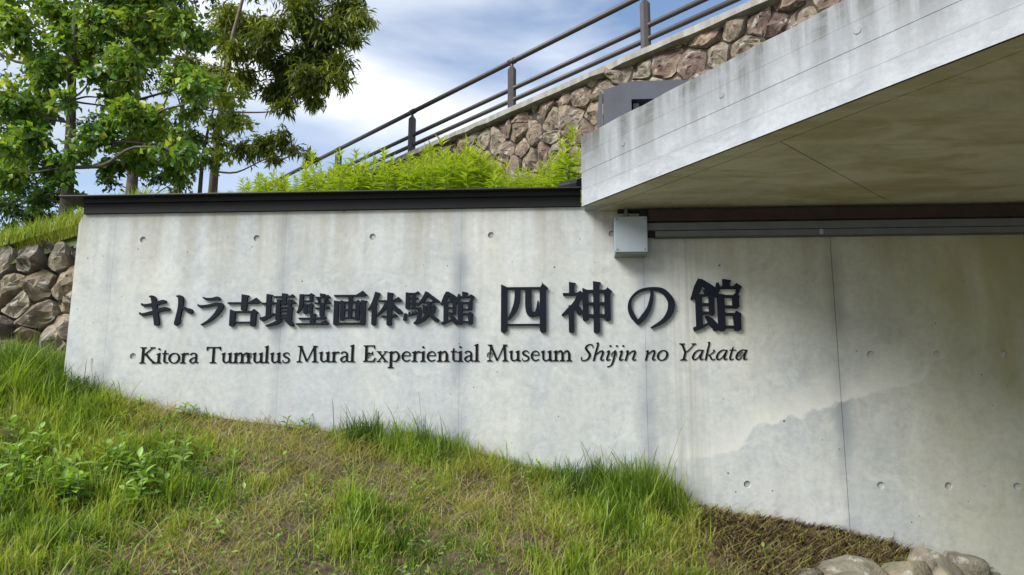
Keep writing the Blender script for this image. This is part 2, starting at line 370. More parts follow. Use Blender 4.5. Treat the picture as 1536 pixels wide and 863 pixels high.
# ------------------------------------------------------------------ concrete sign wall
WTOP, WBOT, WL = .738, -2.3, -2.003
wall = thing('concrete_wall', 'long pale concrete wall carrying the black museum lettering, rising from the grass slope', 'wall', (0, 0, WBOT))
def wpart(o): o.parent = wall; o.matrix_parent_inverse = Matrix.Translation((0, 0, -WBOT)); return o
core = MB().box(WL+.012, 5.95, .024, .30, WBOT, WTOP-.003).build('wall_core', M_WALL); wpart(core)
HOLES = {}
for r_, z in enumerate((.6, 0., -.6, -1.2)):
    for k in range(13):
        x = -1.65+.6*k
        if z == .6 and x > .9: continue
        HOLES.setdefault(z, []).append(x)
for z in (.6, 0.): HOLES[z].append(-1.95)
HOLES[0.].append(2.25); HOLES[-.6].append(2.25); HOLES[-.085] = [-1.963]
HR, HS = .0165, .024
def wall_panel(x0, x1, first=False):
    g = .0012 if x0 > 1.7 else .0005 if x0 > .8 else .0003;  x0 += g if not first else 0; x1 -= (.0012 if x1 > 1.7 else .0005 if x1 > .8 else .0003)
    hs = [(x, z) for z, L_ in HOLES.items() for x in L_ if x0+HS < x < x1-HS]
    gx = sorted({round(v, 5) for v in [x0, x1]+[x-HS for x, z in hs]+[x+HS for x, z in hs]+([x0+.018] if first else [])})
    gz = sorted({round(v, 5) for v in [WBOT, WTOP]+[z-HS for x, z in hs]+[z+HS for x, z in hs]+([WTOP-.05] if first else [])})
    bm = bmesh.new(); vd = {}
    def gv(x, z, y=0.):
        if first and abs(x-x0) < 1e-4 and abs(z-WTOP) < 1e-4: x, z = x0+.018, WTOP     # cut corner
        k = (round(x, 5), round(z, 5), round(y, 5))
        if k not in vd: vd[k] = bm.verts.new((x, y, z))
        return vd[k]
    for a, b_ in zip(gx, gx[1:]):
        for c, d in zip(gz, gz[1:]):
            hole = [h for h in hs if abs((a+b_)/2-h[0]) < 1e-4 and abs((c+d)/2-h[1]) < 1e-4]
            if not hole:
                q = []
                for p in (gv(a,c), gv(b_,c), gv(b_,d), gv(a,d)):
                    if p not in q: q.append(p)
                bm.faces.new(q); continue
            hx, hz = hole[0]; S_ = 20; ring = []; ins = []; flo = []
            for k in range(S_):
                an = 2*math.pi*(k+.5)/S_-3*math.pi/4
                ring.append(bm.verts.new((hx+HR*math.cos(an), 0, hz+HR*math.sin(an))))
                ins.append(bm.verts.new((hx+HR*.9*math.cos(an), .008, hz+HR*.9*math.sin(an))))
            cor = [gv(a,c), gv(b_,c), gv(b_,d), gv(a,d)]
            for k in range(S_):
                n_ = (k+1) % S_
                s0 = k//5 % 4
                if (k+1) % 5 == 0: bm.faces.new([ring[k], cor[s0], cor[(s0+1) % 4], ring[n_]][::-1] if False else [cor[s0], cor[(s0+1) % 4], ring[n_], ring[k]] if False else [ring[k], cor[(s0+1) % 4], ring[n_]])
                else: bm.faces.new([ring[k], cor[s0 if k % 5 < 2 else (s0+1) % 4], ring[n_]])
                bm.faces.new([ring[k], ring[n_], ins[n_], ins[k]])
            # fill the triangles between corner pairs
            for s0 in range(4):
                bm.faces.new([cor[s0], cor[(s0+1) % 4], ring[s0*5+2]])
            fc = bm.faces.new(ins); fc.material_index = 1
    # rim returning into the wall
    eb = [e for e in bm.edges if e.is_boundary]
    r = bmesh.ops.extrude_edge_only(bm, edges=eb)
    for v in [v for v in r['geom'] if isinstance(v, bmesh.types.BMVert)]: v.co.y = .022
    bmesh.ops.recalc_face_normals(bm, faces=bm.faces)
    me = bpy.data.meshes.new('panel'); bm.to_mesh(me); bm.free(); me.materials.append(M_WALL); me.materials.append(M_MORTAR)
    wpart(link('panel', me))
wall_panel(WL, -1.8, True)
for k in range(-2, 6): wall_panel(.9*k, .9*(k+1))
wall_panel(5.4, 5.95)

# steel coping on the wall
CZ = .822
cope = thing('metal_wall_coping', 'dark sheet steel coping running along the top of the concrete wall', 'coping', (-.7, 0, WTOP))
def child(o, par):
    o.parent = par; o.matrix_parent_inverse = Matrix.Translation(par.location).inverted(); return o
child(MB().box(-2.08, .598, -.075, .36, CZ-.007, CZ).build('top_plate', M_PLATE, bevel=.002), cope)
child(MB().box(-1.972, .598, -.018, .30, WTOP+.001, CZ-.0075).build('fascia', M_BLACK), cope)
child(MB().box(-1.97, .597, -.034, -.019, WTOP+.052, CZ-.0075).build('angle_rail', M_BLACK), cope)
pipe = MB().tube([(.50, .03, .851), (.56, .0, .852), (.596, -.035, .846)], [.026, .028, .029], 14).build('end_pipe', M_BLACK, smooth=False)
tag(pipe, 'short dark pipe stub lying on the coping against the canopy end', 'pipe')

# ------------------------------------------------------------------ canopy slab
SB, ST = .713, 1.070
A = np.array([.602, -.10]); ED = np.array([.70, -1.0]); ED /= np.linalg.norm(ED); NO = np.array([-ED[1]*-1, 0])
NO = np.array([ED[1], -ED[0]])            # outward (towards left/front)
B = A+ED*6.2
def clip(poly, p, n):
    """keep the side where (q-p).n <= 0"""
    o = []
    for i in range(len(poly)):
        a = np.asarray(poly[i], float); b = np.asarray(poly[(i+1) % len(poly)], float)
        da = float(np.dot(a-p, n)); db = float(np.dot(b-p, n))
        if da <= 0: o.append(tuple(a))
        if (da < 0 < db) or (db < 0 < da): o.append(tuple(a+(b-a)*da/(da-db)))
    return o
slab = thing('concrete_canopy', 'huge raw concrete canopy slab jutting out over the right half of the wall', 'canopy', (3, 0, SB))
foot = [tuple(A), tuple(B), (9., B[1]), (9., 2.4), (.68, 2.4)]
body_in = [tuple(A-NO*.012+ED*.003), tuple(B-NO*.012), (9., B[1]), (9., 2.4), (.69, 2.4)]
child(MB().prism(body_in, SB+.006, ST-.004).build('slab_body', M_SLAB), slab)
# board-marked front face: strips with slightly different planes
bz = [SB, SB+.082, SB+.170, SB+.262, ST]
offs = [.0013, .0005, .0016, .0008]
for k in range(4):
    z0, z1 = bz[k]+(.0006 if k else 0), bz[k+1]-(.0006 if k < 3 else 0)
    nseg = 40
    v = []; 
    for j in range(nseg+1):
        p = A+ED*(6.2*j/nseg)+NO*offs[k]
        dz = (random.uniform(-.006, .003) if k == 3 else 0)
        q = p-NO*.011
        v += [(p[0], p[1], z0), (p[0], p[1], z1+dz), (q[0], q[1], z1+dz), (q[0], q[1], z0)]
    f = []
    for j in range(nseg):
        for e in range(4): f.append([j*4+e, (j+1)*4+e, (j+1)*4+(e+1) % 4, j*4+(e+1) % 4])
    f += [[0,1,2,3], [nseg*4+3, nseg*4+2, nseg*4+1, nseg*4]]
    child(MB().add(v, f).build('board_strip', M_SLAB), slab)
# formwork cone marks on the face
for (px, py) in ((935, 215), (1083, 142), (1287, 45), (1080, 263)):
    d = ray(px, py); n3 = np.array([NO[0], NO[1], 0]); p0 = np.array([A[0], A[1], 0])+n3*.0005
    t_ = np.dot(p0-CAM, n3)/np.dot(d, n3); p = CAM+d*t_
    if not (SB+.02 < p[2] < ST-.02): continue
    mb = MB(); e3 = np.array([ED[0], ED[1], 0]); u3 = np.array([0, 0, 1.])
    ringo = []; ringi = []
    for k in range(16):
        an = 2*math.pi*k/16; dirv = e3*math.cos(an)+u3*math.sin(an)
        ringo.append(p+dirv*.017+n3*.001); ringi.append(p+dirv*.0135+n3*.004)
    mb.add(ringo+ringi, [[k, (k+1) % 16, 16+(k+1) % 16, 16+k] for k in range(16)]+[list(range(16, 32))])
    child(mb.build('tie_plug', M_SLAB), slab)
# soffit: an edge strip, and panels with open joints behind it
strip = [tuple(A), tuple(B), tuple(B-NO*.10), tuple(A-NO*.10+ED*.14)]
inner = clip(foot, A-NO*.108, NO)
j0 = atz(1165, 210, SB)[:2]; j1 = atz(1312, 291, SB)[:2]; jd = (j1-j0)/np.linalg.norm(j1-j0); jn = np.array([jd[1], -jd[0]])
for k in range(-1, 4):
    pl = clip(inner, j0-jn*(k*1.5-.003)*-1, jn) if True else inner
    pl = clip(pl, j0+jn*((k-1)*1.5+.003), -jn)
    if len(pl) > 2: child(MB().prism(pl, SB+.0015, SB+.0055).build('soffit_panel', M_SOFF), slab)
child(MB().prism(strip, SB+.0000, SB+.0055).build('soffit_edge', M_SOFF), slab)
# unseen wall added far right to darken the space under the canopy
sw = MB().box(5.96, 6.3, -5.0, .3, -2.3, SB-.001).build('added_shade_wall', M_WALL); tag(sw, 'unseen concrete wall added far right to darken the space under the canopy', 'wall')

# steel beam, trunking, junction box
beam = thing('steel_beam', 'rust-stained dark steel beam tucked under the canopy along the wall top', 'beam', (3, 0, .64))
child(MB().box(.925, 5.94, -.075, -.002, .648, .700).build('web', M_RUST, bevel=.002), beam)
child(MB().box(.915, 5.94, -.088, -.002, .640, .648).build('lower_flange', M_RUST), beam)
child(MB().box(.78, 5.94, -.04, -.002, .7005, SB-.001).build('shadow_gap_strip', M_BLACK), beam)  # near-black strip standing in for the shadow gap between beam and canopy
child(MB().box(.885, .924, -.06, -.002, .610, .7).build('end_plate', M_BLACK), beam)
tr = thing('cable_trunking', 'long grey cable trunking fixed below the dark steel beam', 'trunking', (3, 0, .57))
child(MB().box(.915, 5.94, -.062, -.001, .599, .636).build('upper_duct', M_TRUNK, bevel=.002), tr)
child(MB().box(.955, 1.74, -.056, -.001, .569, .597).build('lower_duct', M_TRUNK, bevel=.002), tr)
child(MB().box(1.743, 5.94, -.056, -.001, .569, .597).build('lower_duct', M_TRUNK, bevel=.002), tr)
child(MB().box(1.733, 1.751, -.0575, -.050, .570, .596).build('joint_clip', M_BOX), tr)
child(MB().box(.920, .953, -.050, -.001, .575, .598).build('end_cap', M_BLACK), tr)
jb = thing('junction_box', 'square pale grey electrical junction box on the wall beneath the canopy corner', 'box', (.836, 0, .47))
child(MB().box(.757, .911, -.085, -.001, .477, .657).build('body', M_BOX, bevel=.004), jb)
lid = child(MB().box(.755, .913, -.103, -.0855, .483, .659).build('lid', M_BOX, bevel=.004), jb)
for sx_ in (.768, .900):
    for sz_ in (.496, .646):
        c = MB().tube([(sx_, -.1028, sz_), (sx_, -.1055, sz_)], .0035, 8).build('screw', M_SCREW)
        c.parent = lid
child(MB().tube([(.818, -.045, .657), (.818, -.045, .712)], .010, 10).build('conduit', M_TRUNK), jb)
child(MB().tube([(.818, -.045, .664), (.818, -.045, .682)], .015, 10).build('conduit_nut', M_TRUNK), jb)

# ------------------------------------------------------------------ lettering
def cat(pts, n=7):
    P_ = [np.array(p, float) for p in pts]
    if len(P_) == 2: return [P_[0]+(P_[1]-P_[0])*k/2 for k in range(3)]
    o = []
    for i in range(len(P_)-1):
        p0 = P_[max(i-1, 0)]; p1 = P_[i]; p2 = P_[i+1]; p3 = P_[min(i+2, len(P_)-1)]
        for k in range(n):
            t = k/n
            q = .5*((2*p1)+(-p0+p2)*t+(2*p0-5*p1+4*p2-p3)*t*t+(-p0+3*p1-3*p2+p3)*t**3)
            q[2] = p1[2]+(p2[2]-p1[2])*t
            o.append(q)
    o.append(P_[-1]); return o
def cat3(P_, n=4):
    o = []
    for i in range(len(P_)-1):
        p0, p1, p2, p3 = P_[max(i-1, 0)], P_[i], P_[i+1], P_[min(i+2, len(P_)-1)]
        for k in range(n):
            t = k/n; o.append(.5*((2*p1)+(-p0+p2)*t+(2*p0-5*p1+4*p2-p3)*t*t+(-p0+3*p1-3*p2+p3)*t**3))
    return o+[P_[-1]]
class Glyph:
    """strokes kept as separate solids whose fronts step by a hair so none are coplanar"""
    wt = 1.
    def __init__(s): s.parts = []
    def P(s, *pts): s.parts.append(('poly', [tuple(p) for p in pts])); return s
    def S(s, *pts, closed=False):
        q = cat(pts); s.parts.append(('strip', q, closed)); return s
    def V(s, x, y0, y1, w):
        h = w/2; return s.P((x-h, y0), (x+h+w*.22, y0+w*.2), (x+h, y0+w*.65), (x+h, y1-w*.18), (x+h*.55, y1), (x-h*.4, y1), (x-h, y1-w*.2))
    def H(s, x0, x1, y, t=5, u=12):
        s.P((x0, y-t/2), (x1-(u*.6 if u else 0), y-t/2), (x1-(u*.6 if u else 0), y+t/2), (x0+1, y+t/2))
        if u: s.P((x1-u*1.9, y-t/2+.5), (x1-u*.75, y-u*.85), (x1, y-u*.12), (x1-u*.45, y+t/2), (x1-u*1.6, y+t/2))
        return s
    def BOX(s, x0, x1, y0, y1, w, t=5, ins=6):
        s.P((x0, y0-w*.35), (x0+w, y0+1), (x0+w, y1-.5), (x0+w*.65, y1+w*.22), (x0+w*.2, y1+w*.22), (x0, y1))
        s.P((x1-w, y0+2), (x1-w*.45, y0-w*.4), (x1+w*.32, y0+w*.25), (x1, y0+w*.6), (x1, y1), (x1-w*.2, y1+w*.22), (x1-w*.75, y1+w*.22), (x1-w, y1-.5))
        s.P((x0+w*.5, y0+1-t*.2), (x1-w*.5, y0+1-t*.2), (x1-w*.5, y0+1+t*.8), (x0+w*.5, y0+1+t*.8))
        s.P((x0+w*.5, y1-ins-t), (x1-w*.5, y1-ins-t), (x1-w*.5, y1-ins), (x0+w*.5, y1-ins))
        return s
    def SER(s, x, y, w, st=13, up=1, t=4):     # latin serif
        return s.P((x-w/2, y), (x+w/2, y), (x+w/2, y+up*t*.8), (x+st/2, y+up*t*2.2), (x-st/2, y+up*t*2.2), (x-w/2, y+up*t*.8))
    def FLAG(s, x, y, st=13): return s.P((x-st/2-9, y-8), (x+st/2, y+2), (x+st/2, y-16), (x-st/2, y-14))
    def RECT(s, x0, x1, y0, y1): return s.P((x0, y0), (x1, y0), (x1, y1), (x0, y1))
    def mesh(s, name, sx, sz, depth, x0=0., z0=0., shear=0., back=0., mat=None):
        mb = MB()
        for k, p in enumerate(s.parts):
            yf = -depth-.00022*k
            tf = lambda q: (x0+(q[0]+shear*q[1])*sx, z0+q[1]*sz)
            if p[0] == 'poly':
                pl = [tf(q) for q in p[1]]; n = len(pl)
                mb.add([(a, yf, c) for a, c in pl]+[(a, -back, c) for a, c in pl], [list(range(n)), list(range(n, 2*n))[::-1]]+[[i, (i+1) % n, n+(i+1) % n, n+i] for i in range(n)])
            else:
                pts = p[1]; n = len(pts); v = []
                for i in range(n):
                    a = pts[(i-1) % n if p[2] else max(i-1, 0)]; b_ = pts[(i+1) % n if p[2] else min(i+1, n-1)]
                    d = np.array([b_[0]-a[0], b_[1]-a[1]]); d /= (np.linalg.norm(d)+1e-9); nn = np.array([-d[1], d[0]])
                    c = np.array(pts[i][:2]); w = pts[i][2]/2*s.wt
                    for q, y in ((c+nn*w, yf), (c-nn*w, yf), (c-nn*w, -back), (c+nn*w, -back)):
                        u, z = tf(q); v.append((u, y, z))
                f = []
                for i in range(n if p[2] else n-1):
                    j = (i+1) % n
                    for e in range(4): f.append([i*4+e, j*4+e, j*4+(e+1) % 4, i*4+(e+1) % 4])
                if not p[2]: f += [[0,1,2,3], [(n-1)*4+3, (n-1)*4+2, (n-1)*4+1, (n-1)*4]]
                mb.add(v, f)
        me = bpy.data.meshes.new(name); me.from_pydata(mb.v, [], mb.f); me.update()
        bm = bmesh.new(); bm.from_mesh(me); bmesh.ops.recalc_face_normals(bm, faces=bm.faces); bm.to_mesh(me); bm.free()
        me.materials.append(mat or M_LETTER); return me
G = lambda: Glyph()
KJ = {}
KJ['ki'] = (97, G().S((5,24,2),(13,31,8),(45,27,11),(72,19,13),(82,21,7)).S((1,55,2),(11,62,9),(45,54,11),(78,44,14),(95,46,8)).S((28,1,3),(41,7,15),(49,45,15),(56,78,17),(59,95,17),(60,100,8)))
KJ['to'] = (58, G().S((5,1,3),(18,8,16),(19,40,14),(14,75,14),(13,94,18),(15,99,9)).S((22,38,6),(38,46,10),(49,53,17),(56,58,9)))
KJ['ra'] = (84, G().S((16,2,3),(26,8,8),(45,9,9),(62,6,12),(71,11,8)).S((1,27,2),(10,34,9),(35,32,9),(62,26,10),(74,30,12)).S((70,24,6),(76,33,18),(66,56,15),(45,80,10),(16,99,3)))
KJ['ko'] = (98, G().H(0,98,27,5,19).V(49,0,52,17).BOX(9,86,52,96,16,5,6))
KJ['fun'] = (101, G().V(22,2,76,14).H(2,40,31,5,8).S((0,72,3),(7,78,13),(22,71,10),(40,62,4)).V(66,0,36,13).H(36,97,11,4,9).H(34,101,30,4,9).V(51,19,42,10).V(83,19,42,10)
   .BOX(44,91,42,80,13,5,2).RECT(50,86,53,57).RECT(50,86,65,69).S((60,80,12),(46,90,10),(17,99,3)).S((74,80,7),(86,89,14),(93,97,11),(93,100,5)))
KJ['heki'] = (103, G().S((13,2,12),(13,32,13),(9,50,10),(1,61,3)).H(10,46,5,4,0).P((38,2),(43,-1),(51,4),(48,8),(48,26),(37,26)).RECT(16,44,22,26).BOX(21,48,34,62,11,4,2).V(76,0,12,13).H(56,101,13,4,10)
   .S((63,15,9),(68,27,7)).S((90,15,10),(82,28,5)).H(54,103,31,4,9).H(56,101,47,4,9).V(77,31,74,13).V(50,62,95,14).H(8,92,79,5,12).H(0,100,96,5,14))
KJ['ga'] = (97, G().H(1,97,11,5,17).V(9,25,99,14).V(87,24,99,14).RECT(8,88,91,97).BOX(21,77,28,82,13,5,2).V(49,10,80,11).RECT(28,70,51,56))
KJ['tai'] = (101, G().S((27,1,15),(20,24,14),(10,42,9),(0,54,3)).V(18,31,99,14).H(30,99,27,5,14).V(63,1,100,15).S((58,28,12),(46,50,11),(26,72,3)).S((67,29,5),(78,47,12),(90,58,16),(101,63,4)).H(40,88,73,5,10))
KJ['ken'] = (106, G().V(10,1,53,13).H(8,47,5,4,8).RECT(12,42,18,22).RECT(12,42,33,37).V(28,4,50,10).RECT(8,48,48,53).S((45,48,10),(47,68,11),(42,90,13),(30,97,4)).S((5,66,6),(4,78,10),(3,88,12)).S((15,62,4),(18,74,10)).S((24,60,4),(28,72,10)).S((33,58,4),(37,69,9))
   .S((69,1,12),(58,23,12),(38,43,3)).S((69,4,7),(86,21,13),(106,32,6)).H(56,94,33,4,7).BOX(56,94,44,64,12,4,2).V(75,33,62,11).S((74,60,13),(64,80,12),(38,99,3)).S((77,64,7),(89,80,13),(104,90,10)))
KJ['kan'] = (102, G().S((20,0,9),(15,15,16),(8,29,12),(0,39,3)).S((19,2,7),(33,13,13),(43,22,16),(47,29,5)).S((29,19,8),(32,31,10)).V(15,28,94,13).P((4,99),(2,92),(12,88),(22,88),(40,77),(38,84),(20,94))
   .RECT(18,40,29,33).P((35,31),(40,27),(48,33),(46,38),(46,66),(42,70),(35,68)).RECT(19,38,46,51).RECT(19,38,62,67).S((28,70,4),(37,80,13),(46,91,13),(44,98,6))
   .V(71,0,17,14).P((54,14),(92,14),(92,19),(54,19)).S((54,7,4),(53,20,10),(46,32,10)).P((84,15),(91,8),(102,15),(98,22),(94,30),(89,28),(91,19)).V(59,28,99,14).RECT(62,86,31,36).P((82,33),(88,27),(97,33),(95,38),(95,54),(90,57),(82,55)).RECT(62,85,51,56)
   .RECT(62,85,65,70).P((82,67),(89,61),(99,67),(97,73),(97,96),(92,99),(84,98)).RECT(62,86,89,94))
KJ['shi'] = (96, G().P((0,2),(13,8),(13,95),(9,100),(3,100),(0,97)).RECT(11,84,8,12.5).P((79,11),(85,0),(96,10),(92,16),(92,97),(89,100),(82,100),(79,96)).RECT(11,82,82.5,86).S((34,11,12),(33,35,12),(27,55,11),(15,74,3)).S((56,11,13),(56,48,13),(60,62,12),(70,63,9),(82,61,9)).P((68,62),(72,50),(75,34),(78,52),(83,62)))
KJ['jin'] = (98.5, G().V(20,1,25,11).H(2,38,25,5,0).P((28,24),(37,18),(45,26),(37,36),(30,30)).S((37,25,9),(28,43,12),(14,56,10),(0,66,3)).V(19,46,99,11).S((26,45,5),(33,55,12),(37,64,9)).BOX(41,96,17,74,12,6,4).V(68.5,0,100,12.5).RECT(46,90,41,46.5))
KJ['no'] = (117, G().S((58,5,4),(60,18,8),(53,48,11),(38,72,14),(21,88,10)).S((24,88,8),(9,68,12),(3,47,9),(9,26,6),(30,9,6),(58,4,6.5),(86,9,11),(104,28,15),(108,46,17),(101,66,15),(84,84,10),(55,99,3)))
JP1 = [('ki',210.2,444.5,488.5,252.8),('to',261.8,443.7,487.7,287.5),('ra',296.5,445,488,332.9),('ko',341.8,441.7,489.7,389),('fun',392.1,440,489.4,442),('heki',445.8,440.4,487.8,494.7),
       ('ga',500.5,438.2,488.4,549),('tai',552.6,438.2,488.4,603),('ken',606.8,437.9,486.5,658.4),('kan',661.5,437.9,487.4,711.6)]
JP2 = [('shi',751.6,425.2,498.8,822.3),('jin',842.4,422.3,499.7,918.6),('no',942,430.7,492.2,1014),('kan',1035.7,418.9,497.4,1116.2)]
def sign(name, label, rows, depth):
    a = aty((rows[0][1]+rows[-1][4])/2, rows[0][3], 0)
    s = thing(name, label, 'sign', (a[0], 0, a[2]))
    for key, xl, yt, yb, xr in rows:
        p0 = aty(xl, yt, -depth); p1 = aty(xr, yb, -depth); Wd, g_ = KJ[key]
        me = g_.mesh('letter', (p1[0]-p0[0])/Wd, (p1[2]-p0[2])/100, depth, 0, 0, 0, .0)
        o = link('letter', me); o.location = (p0[0]-a[0], 0, p0[2]-a[2]); o.parent = s
    return s
sign('japanese_lettering', 'row of ten smaller raised black Japanese characters on the left of the wall', JP1, .013)
sign('japanese_lettering', 'row of four large raised black Japanese characters at the right end of the sign', JP2, .014)

RO = {}; st = 13
RO['K'] = (94, G().RECT(14,27,2,98).SER(20,0,34).SER(20,100,34,up=-1).S((24,48,6),(70,95,6)).S((36,60,12),(58,30,13),(86,3,13)).SER(72,100,28,8,-1).SER(86,0,26,12))
RO['i'] = (30, G().RECT(9,22,2,60).FLAG(15.5,64).SER(15.5,0,30).S((8,88,2),(15,88,16),(22,88,2)))
RO['t'] = (38, G().S((20,82,3),(17,64,11),(17,18,13),(22,6,10),(31,4,7),(38,8,3)).RECT(3,36,57,63))
RO['o'] = (66, G().S(*[(33+27*math.cos(a), 32+30*math.sin(a), 6+7.5*abs(math.cos(a))) for a in [2*math.pi*k/16 for k in range(17)]]))
RO['r'] = (46, G().RECT(10,23,2,60).FLAG(16.5,64).SER(16.5,0,32).S((20,44,5),(28,57,8),(38,60,12),(45,57,10)))
RO['a'] = (55, G().S((9,51,9),(18,61,7),(32,61,9),(41,50,12),(41,14,12),(46,4,9),(55,7,3)).S((41,38,5),(22,32,7),(10,18,12),(15,5,10),(26,3,7),(41,14,4)))
RO['T'] = (84, G().RECT(35.5,48.5,2,98).SER(42,0,38).RECT(4,80,93,99.5).P((2,101),(2,77),(5,78),(13,93),(12,100)).P((82,101),(82,77),(79,78),(71,93),(72,100)))
RO['u'] = (68, G().S((16,62,13),(16,20,13),(22,6,11),(34,4,8),(50,15,4)).RECT(46,59,3,62).FLAG(16,64).FLAG(52,64).P((46,2),(58,-1),(68,3),(68,6),(56,12)))
RO['m'] = (106, G().RECT(10,23,2,60).RECT(46,59,2,48).RECT(82,95,2,48).FLAG(16.5,64).SER(16.5,0,32).SER(52.5,0,32).SER(88.5,0,32).S((20,46,4),(34,59,8),(46,60,11),(52.5,44,13)).S((56,46,4),(70,59,8),(82,60,11),(88.5,44,13)))
RO['n'] = (70, G().RECT(10,23,2,60).RECT(46,59,2,48).FLAG(16.5,64).SER(16.5,0,32).SER(52.5,0,32).S((20,46,4),(34,59,8),(46,60,11),(52.5,44,13)))
RO['l'] = (31, G().RECT(9,22,2,104).FLAG(15.5,106).SER(15.5,0,31))
RO['s'] = (50, G().S((42,48,4),(38,59,6),(25,62,8),(12,54,10),(14,42,12),(28,34,13),(41,24,12),(39,9,9),(25,2,7),(11,4,6),(7,18,4)))
RO['M'] = (118, G().S((16,2,7),(21,96,8)).S((20,98,13),(56,5,12)).S((56,3,5),(95,97,7)).S((96,98,14),(101,2,14)).SER(16,0,32,6).SER(101,0,34).SER(17,100,26,8,-1).SER(99,100,24,10,-1))
RO['E'] = (74, G().RECT(13,26,2,98).SER(19,0,30).SER(19,100,30,up=-1).RECT(20,62,94,100).P((64,100),(65,78),(62,78),(55,95)).RECT(22,52,48,54).P((50,62),(54,62),(54,40),(50,40)).RECT(20,64,0,6).P((62,0),(70,24),(66,24),(54,5)))
RO['x'] = (60, G().S((10,61,12),(50,3,12)).S((49,61,5),(10,3,5)).SER(12,64,26,8,-1,3).SER(48,64,22,6,-1,3).SER(12,0,22,6,1,3).SER(49,0,26,8,1,3))
RO['p'] = (68, G().RECT(10,23,-36,60).FLAG(16.5,64).SER(16.5,-38,32).S((20,48,4),(34,60,8),(50,56,11),(58,32,14),(50,9,11),(36,3,7),(20,8,4)))
RO['e'] = (56, G().RECT(12,48,34,39).S((49,36,6),(45,53,8),(31,61,7),(15,52,10),(9,32,13),(15,12,12),(30,4,9),(50,13,3)))
IT = {}
IT['S'] = (60, G().S((52,78,4),(49,92,6),(36,98,7),(22,90,10),(20,74,12),(33,56,13),(45,38,13),(44,16,11),(30,3,8),(14,4,6),(8,24,4)))
IT['h'] = (60, G().S((4,103,4),(13,104,9),(12,60,11),(11,0,11)).S((13,34,4),(30,55,8),(42,58,10),(46,46,11),(43,14,11),(49,3,7),(59,9,3)))
IT['i'] = (31, G().S((3,51,3),(12,60,8),(14,48,11),(12,14,11),(17,3,8),(29,11,3)).S((8,88,2),(14,88,14),(20,88,2)))
IT['j'] = (30, G().S((3,51,3),(12,60,8),(14,40,11),(12,-10,11),(5,-29,8),(-10,-36,6)).S((8,88,2),(14,88,14),(20,88,2)))
IT['n'] = (60, G().S((2,51,3),(10,60,8),(12,40,11),(10,1,11)).S((13,34,4),(30,55,8),(42,58,10),(46,46,11),(43,14,11),(49,3,7),(59,9,3)))
IT['o'] = (58, G().S(*[(29+23*math.cos(a), 31+29*math.sin(a), 6+6.5*abs(math.cos(a))) for a in [2*math.pi*k/16 for k in range(17)]]))
IT['Y'] = (74, G().S((14,98,12),(26,72,12),(38,48,12)).S((74,98,5),(60,70,6),(40,46,6)).S((38,50,12),(37,3,12)).SER(37,0,34).SER(13,100,28,8,-1).SER(72,100,24,6,-1))
IT['a'] = (62, G().S((46,58,5),(28,60,8),(11,42,11),(7,17,12),(17,4,8),(33,17,5),(46,50,5)).S((50,62,9),(45,20,11),(49,4,8),(61,11,3)))
IT['k'] = (57, G().S((4,103,4),(13,104,9),(12,60,11),(11,0,11)).S((13,28,4),(30,36,5),(46,54,8),(38,61,6)).S((24,34,6),(36,13,11),(45,3,8),(57,9,3)))
IT['t'] = (35, G().S((16,80,3),(14,60,9),(11,16,11),(17,3,8),(30,10,3)).RECT(2,33,57,62))
for D_ in (RO, IT):
    for w_, g_ in D_.values(): g_.wt = .86
WORDS = [('Kitora',RO,207.1,296.1,545.2),('Tumulus',RO,307.5,434.4,544.8),('Mural',RO,444,531.5,543.4),('Experiential',RO,543,718.7,542.8),('Museum',RO,730,858,542),('Shijin',IT,869,954.4,541.4),('no',IT,966.4,1001.3,541),('Yakata',IT,1015,1121,540.6)]
es = thing('english_lettering', 'single line of thin black English letters naming the museum below the Japanese characters', 'sign', (.2, 0, -.03))
CAPH = .081; cache = {}
for word, D, xl, xr, yb in WORDS:
    p0 = aty(xl, yb, -.006); p1 = aty(xr, yb, -.006); total = sum(D[c][0] for c in word)
    fx = (p1[0]-p0[0])/(total-2); cx = 0
    for c in word:
        wd, g_ = D[c]; key = (c, D is IT, word)
        if key not in cache: cache[key] = g_.mesh('letter', fx, CAPH/100, .004, 0, 0, .20 if D is IT else 0, 0, M_LETTER2)
        o = link('letter', cache[key]); o.location = (p0[0]+cx*fx-.2-(.1*30*fx if D is IT else 0), 0, p0[2]+.03); o.parent = es
        cx += wd

# ------------------------------------------------------------------ rubble walls
def voronoi(W_, H_, sx, sz, jit=.36):
    pts = []; nz = max(1, round(H_/sz)); nx_ = max(1, round(W_/sx))
    for j in range(-1, nz+1):
        for i in range(-1, nx_+1):
            pts.append(((i+.5+(.5 if j % 2 else 0)+random.uniform(-jit, jit))*W_/nx_, (j+.5+random.uniform(-jit, jit))*H_/nz))
    pts = np.array(pts); cells = []
    for k, p in enumerate(pts):
        d = np.hypot(*(pts-p).T); idx = np.argsort(d)[1:16]
        poly = [(p[0]-sx*2, p[1]-sz*2), (p[0]+sx*2, p[1]-sz*2), (p[0]+sx*2, p[1]+sz*2), (p[0]-sx*2, p[1]+sz*2)]
        for q in idx: poly = clip(poly, (p+pts[q])/2, pts[q]-p)
        for pp, nn in (((0, 0), (-1, 0)), ((W_, 0), (1, 0)), ((0, 0), (0, -1)), ((0, H_), (0, 1))):
            if len(poly) > 2: poly = clip(poly, np.array(pp, float), np.array(nn, float))
        if len(poly) > 2: cells.append(poly)
    return cells
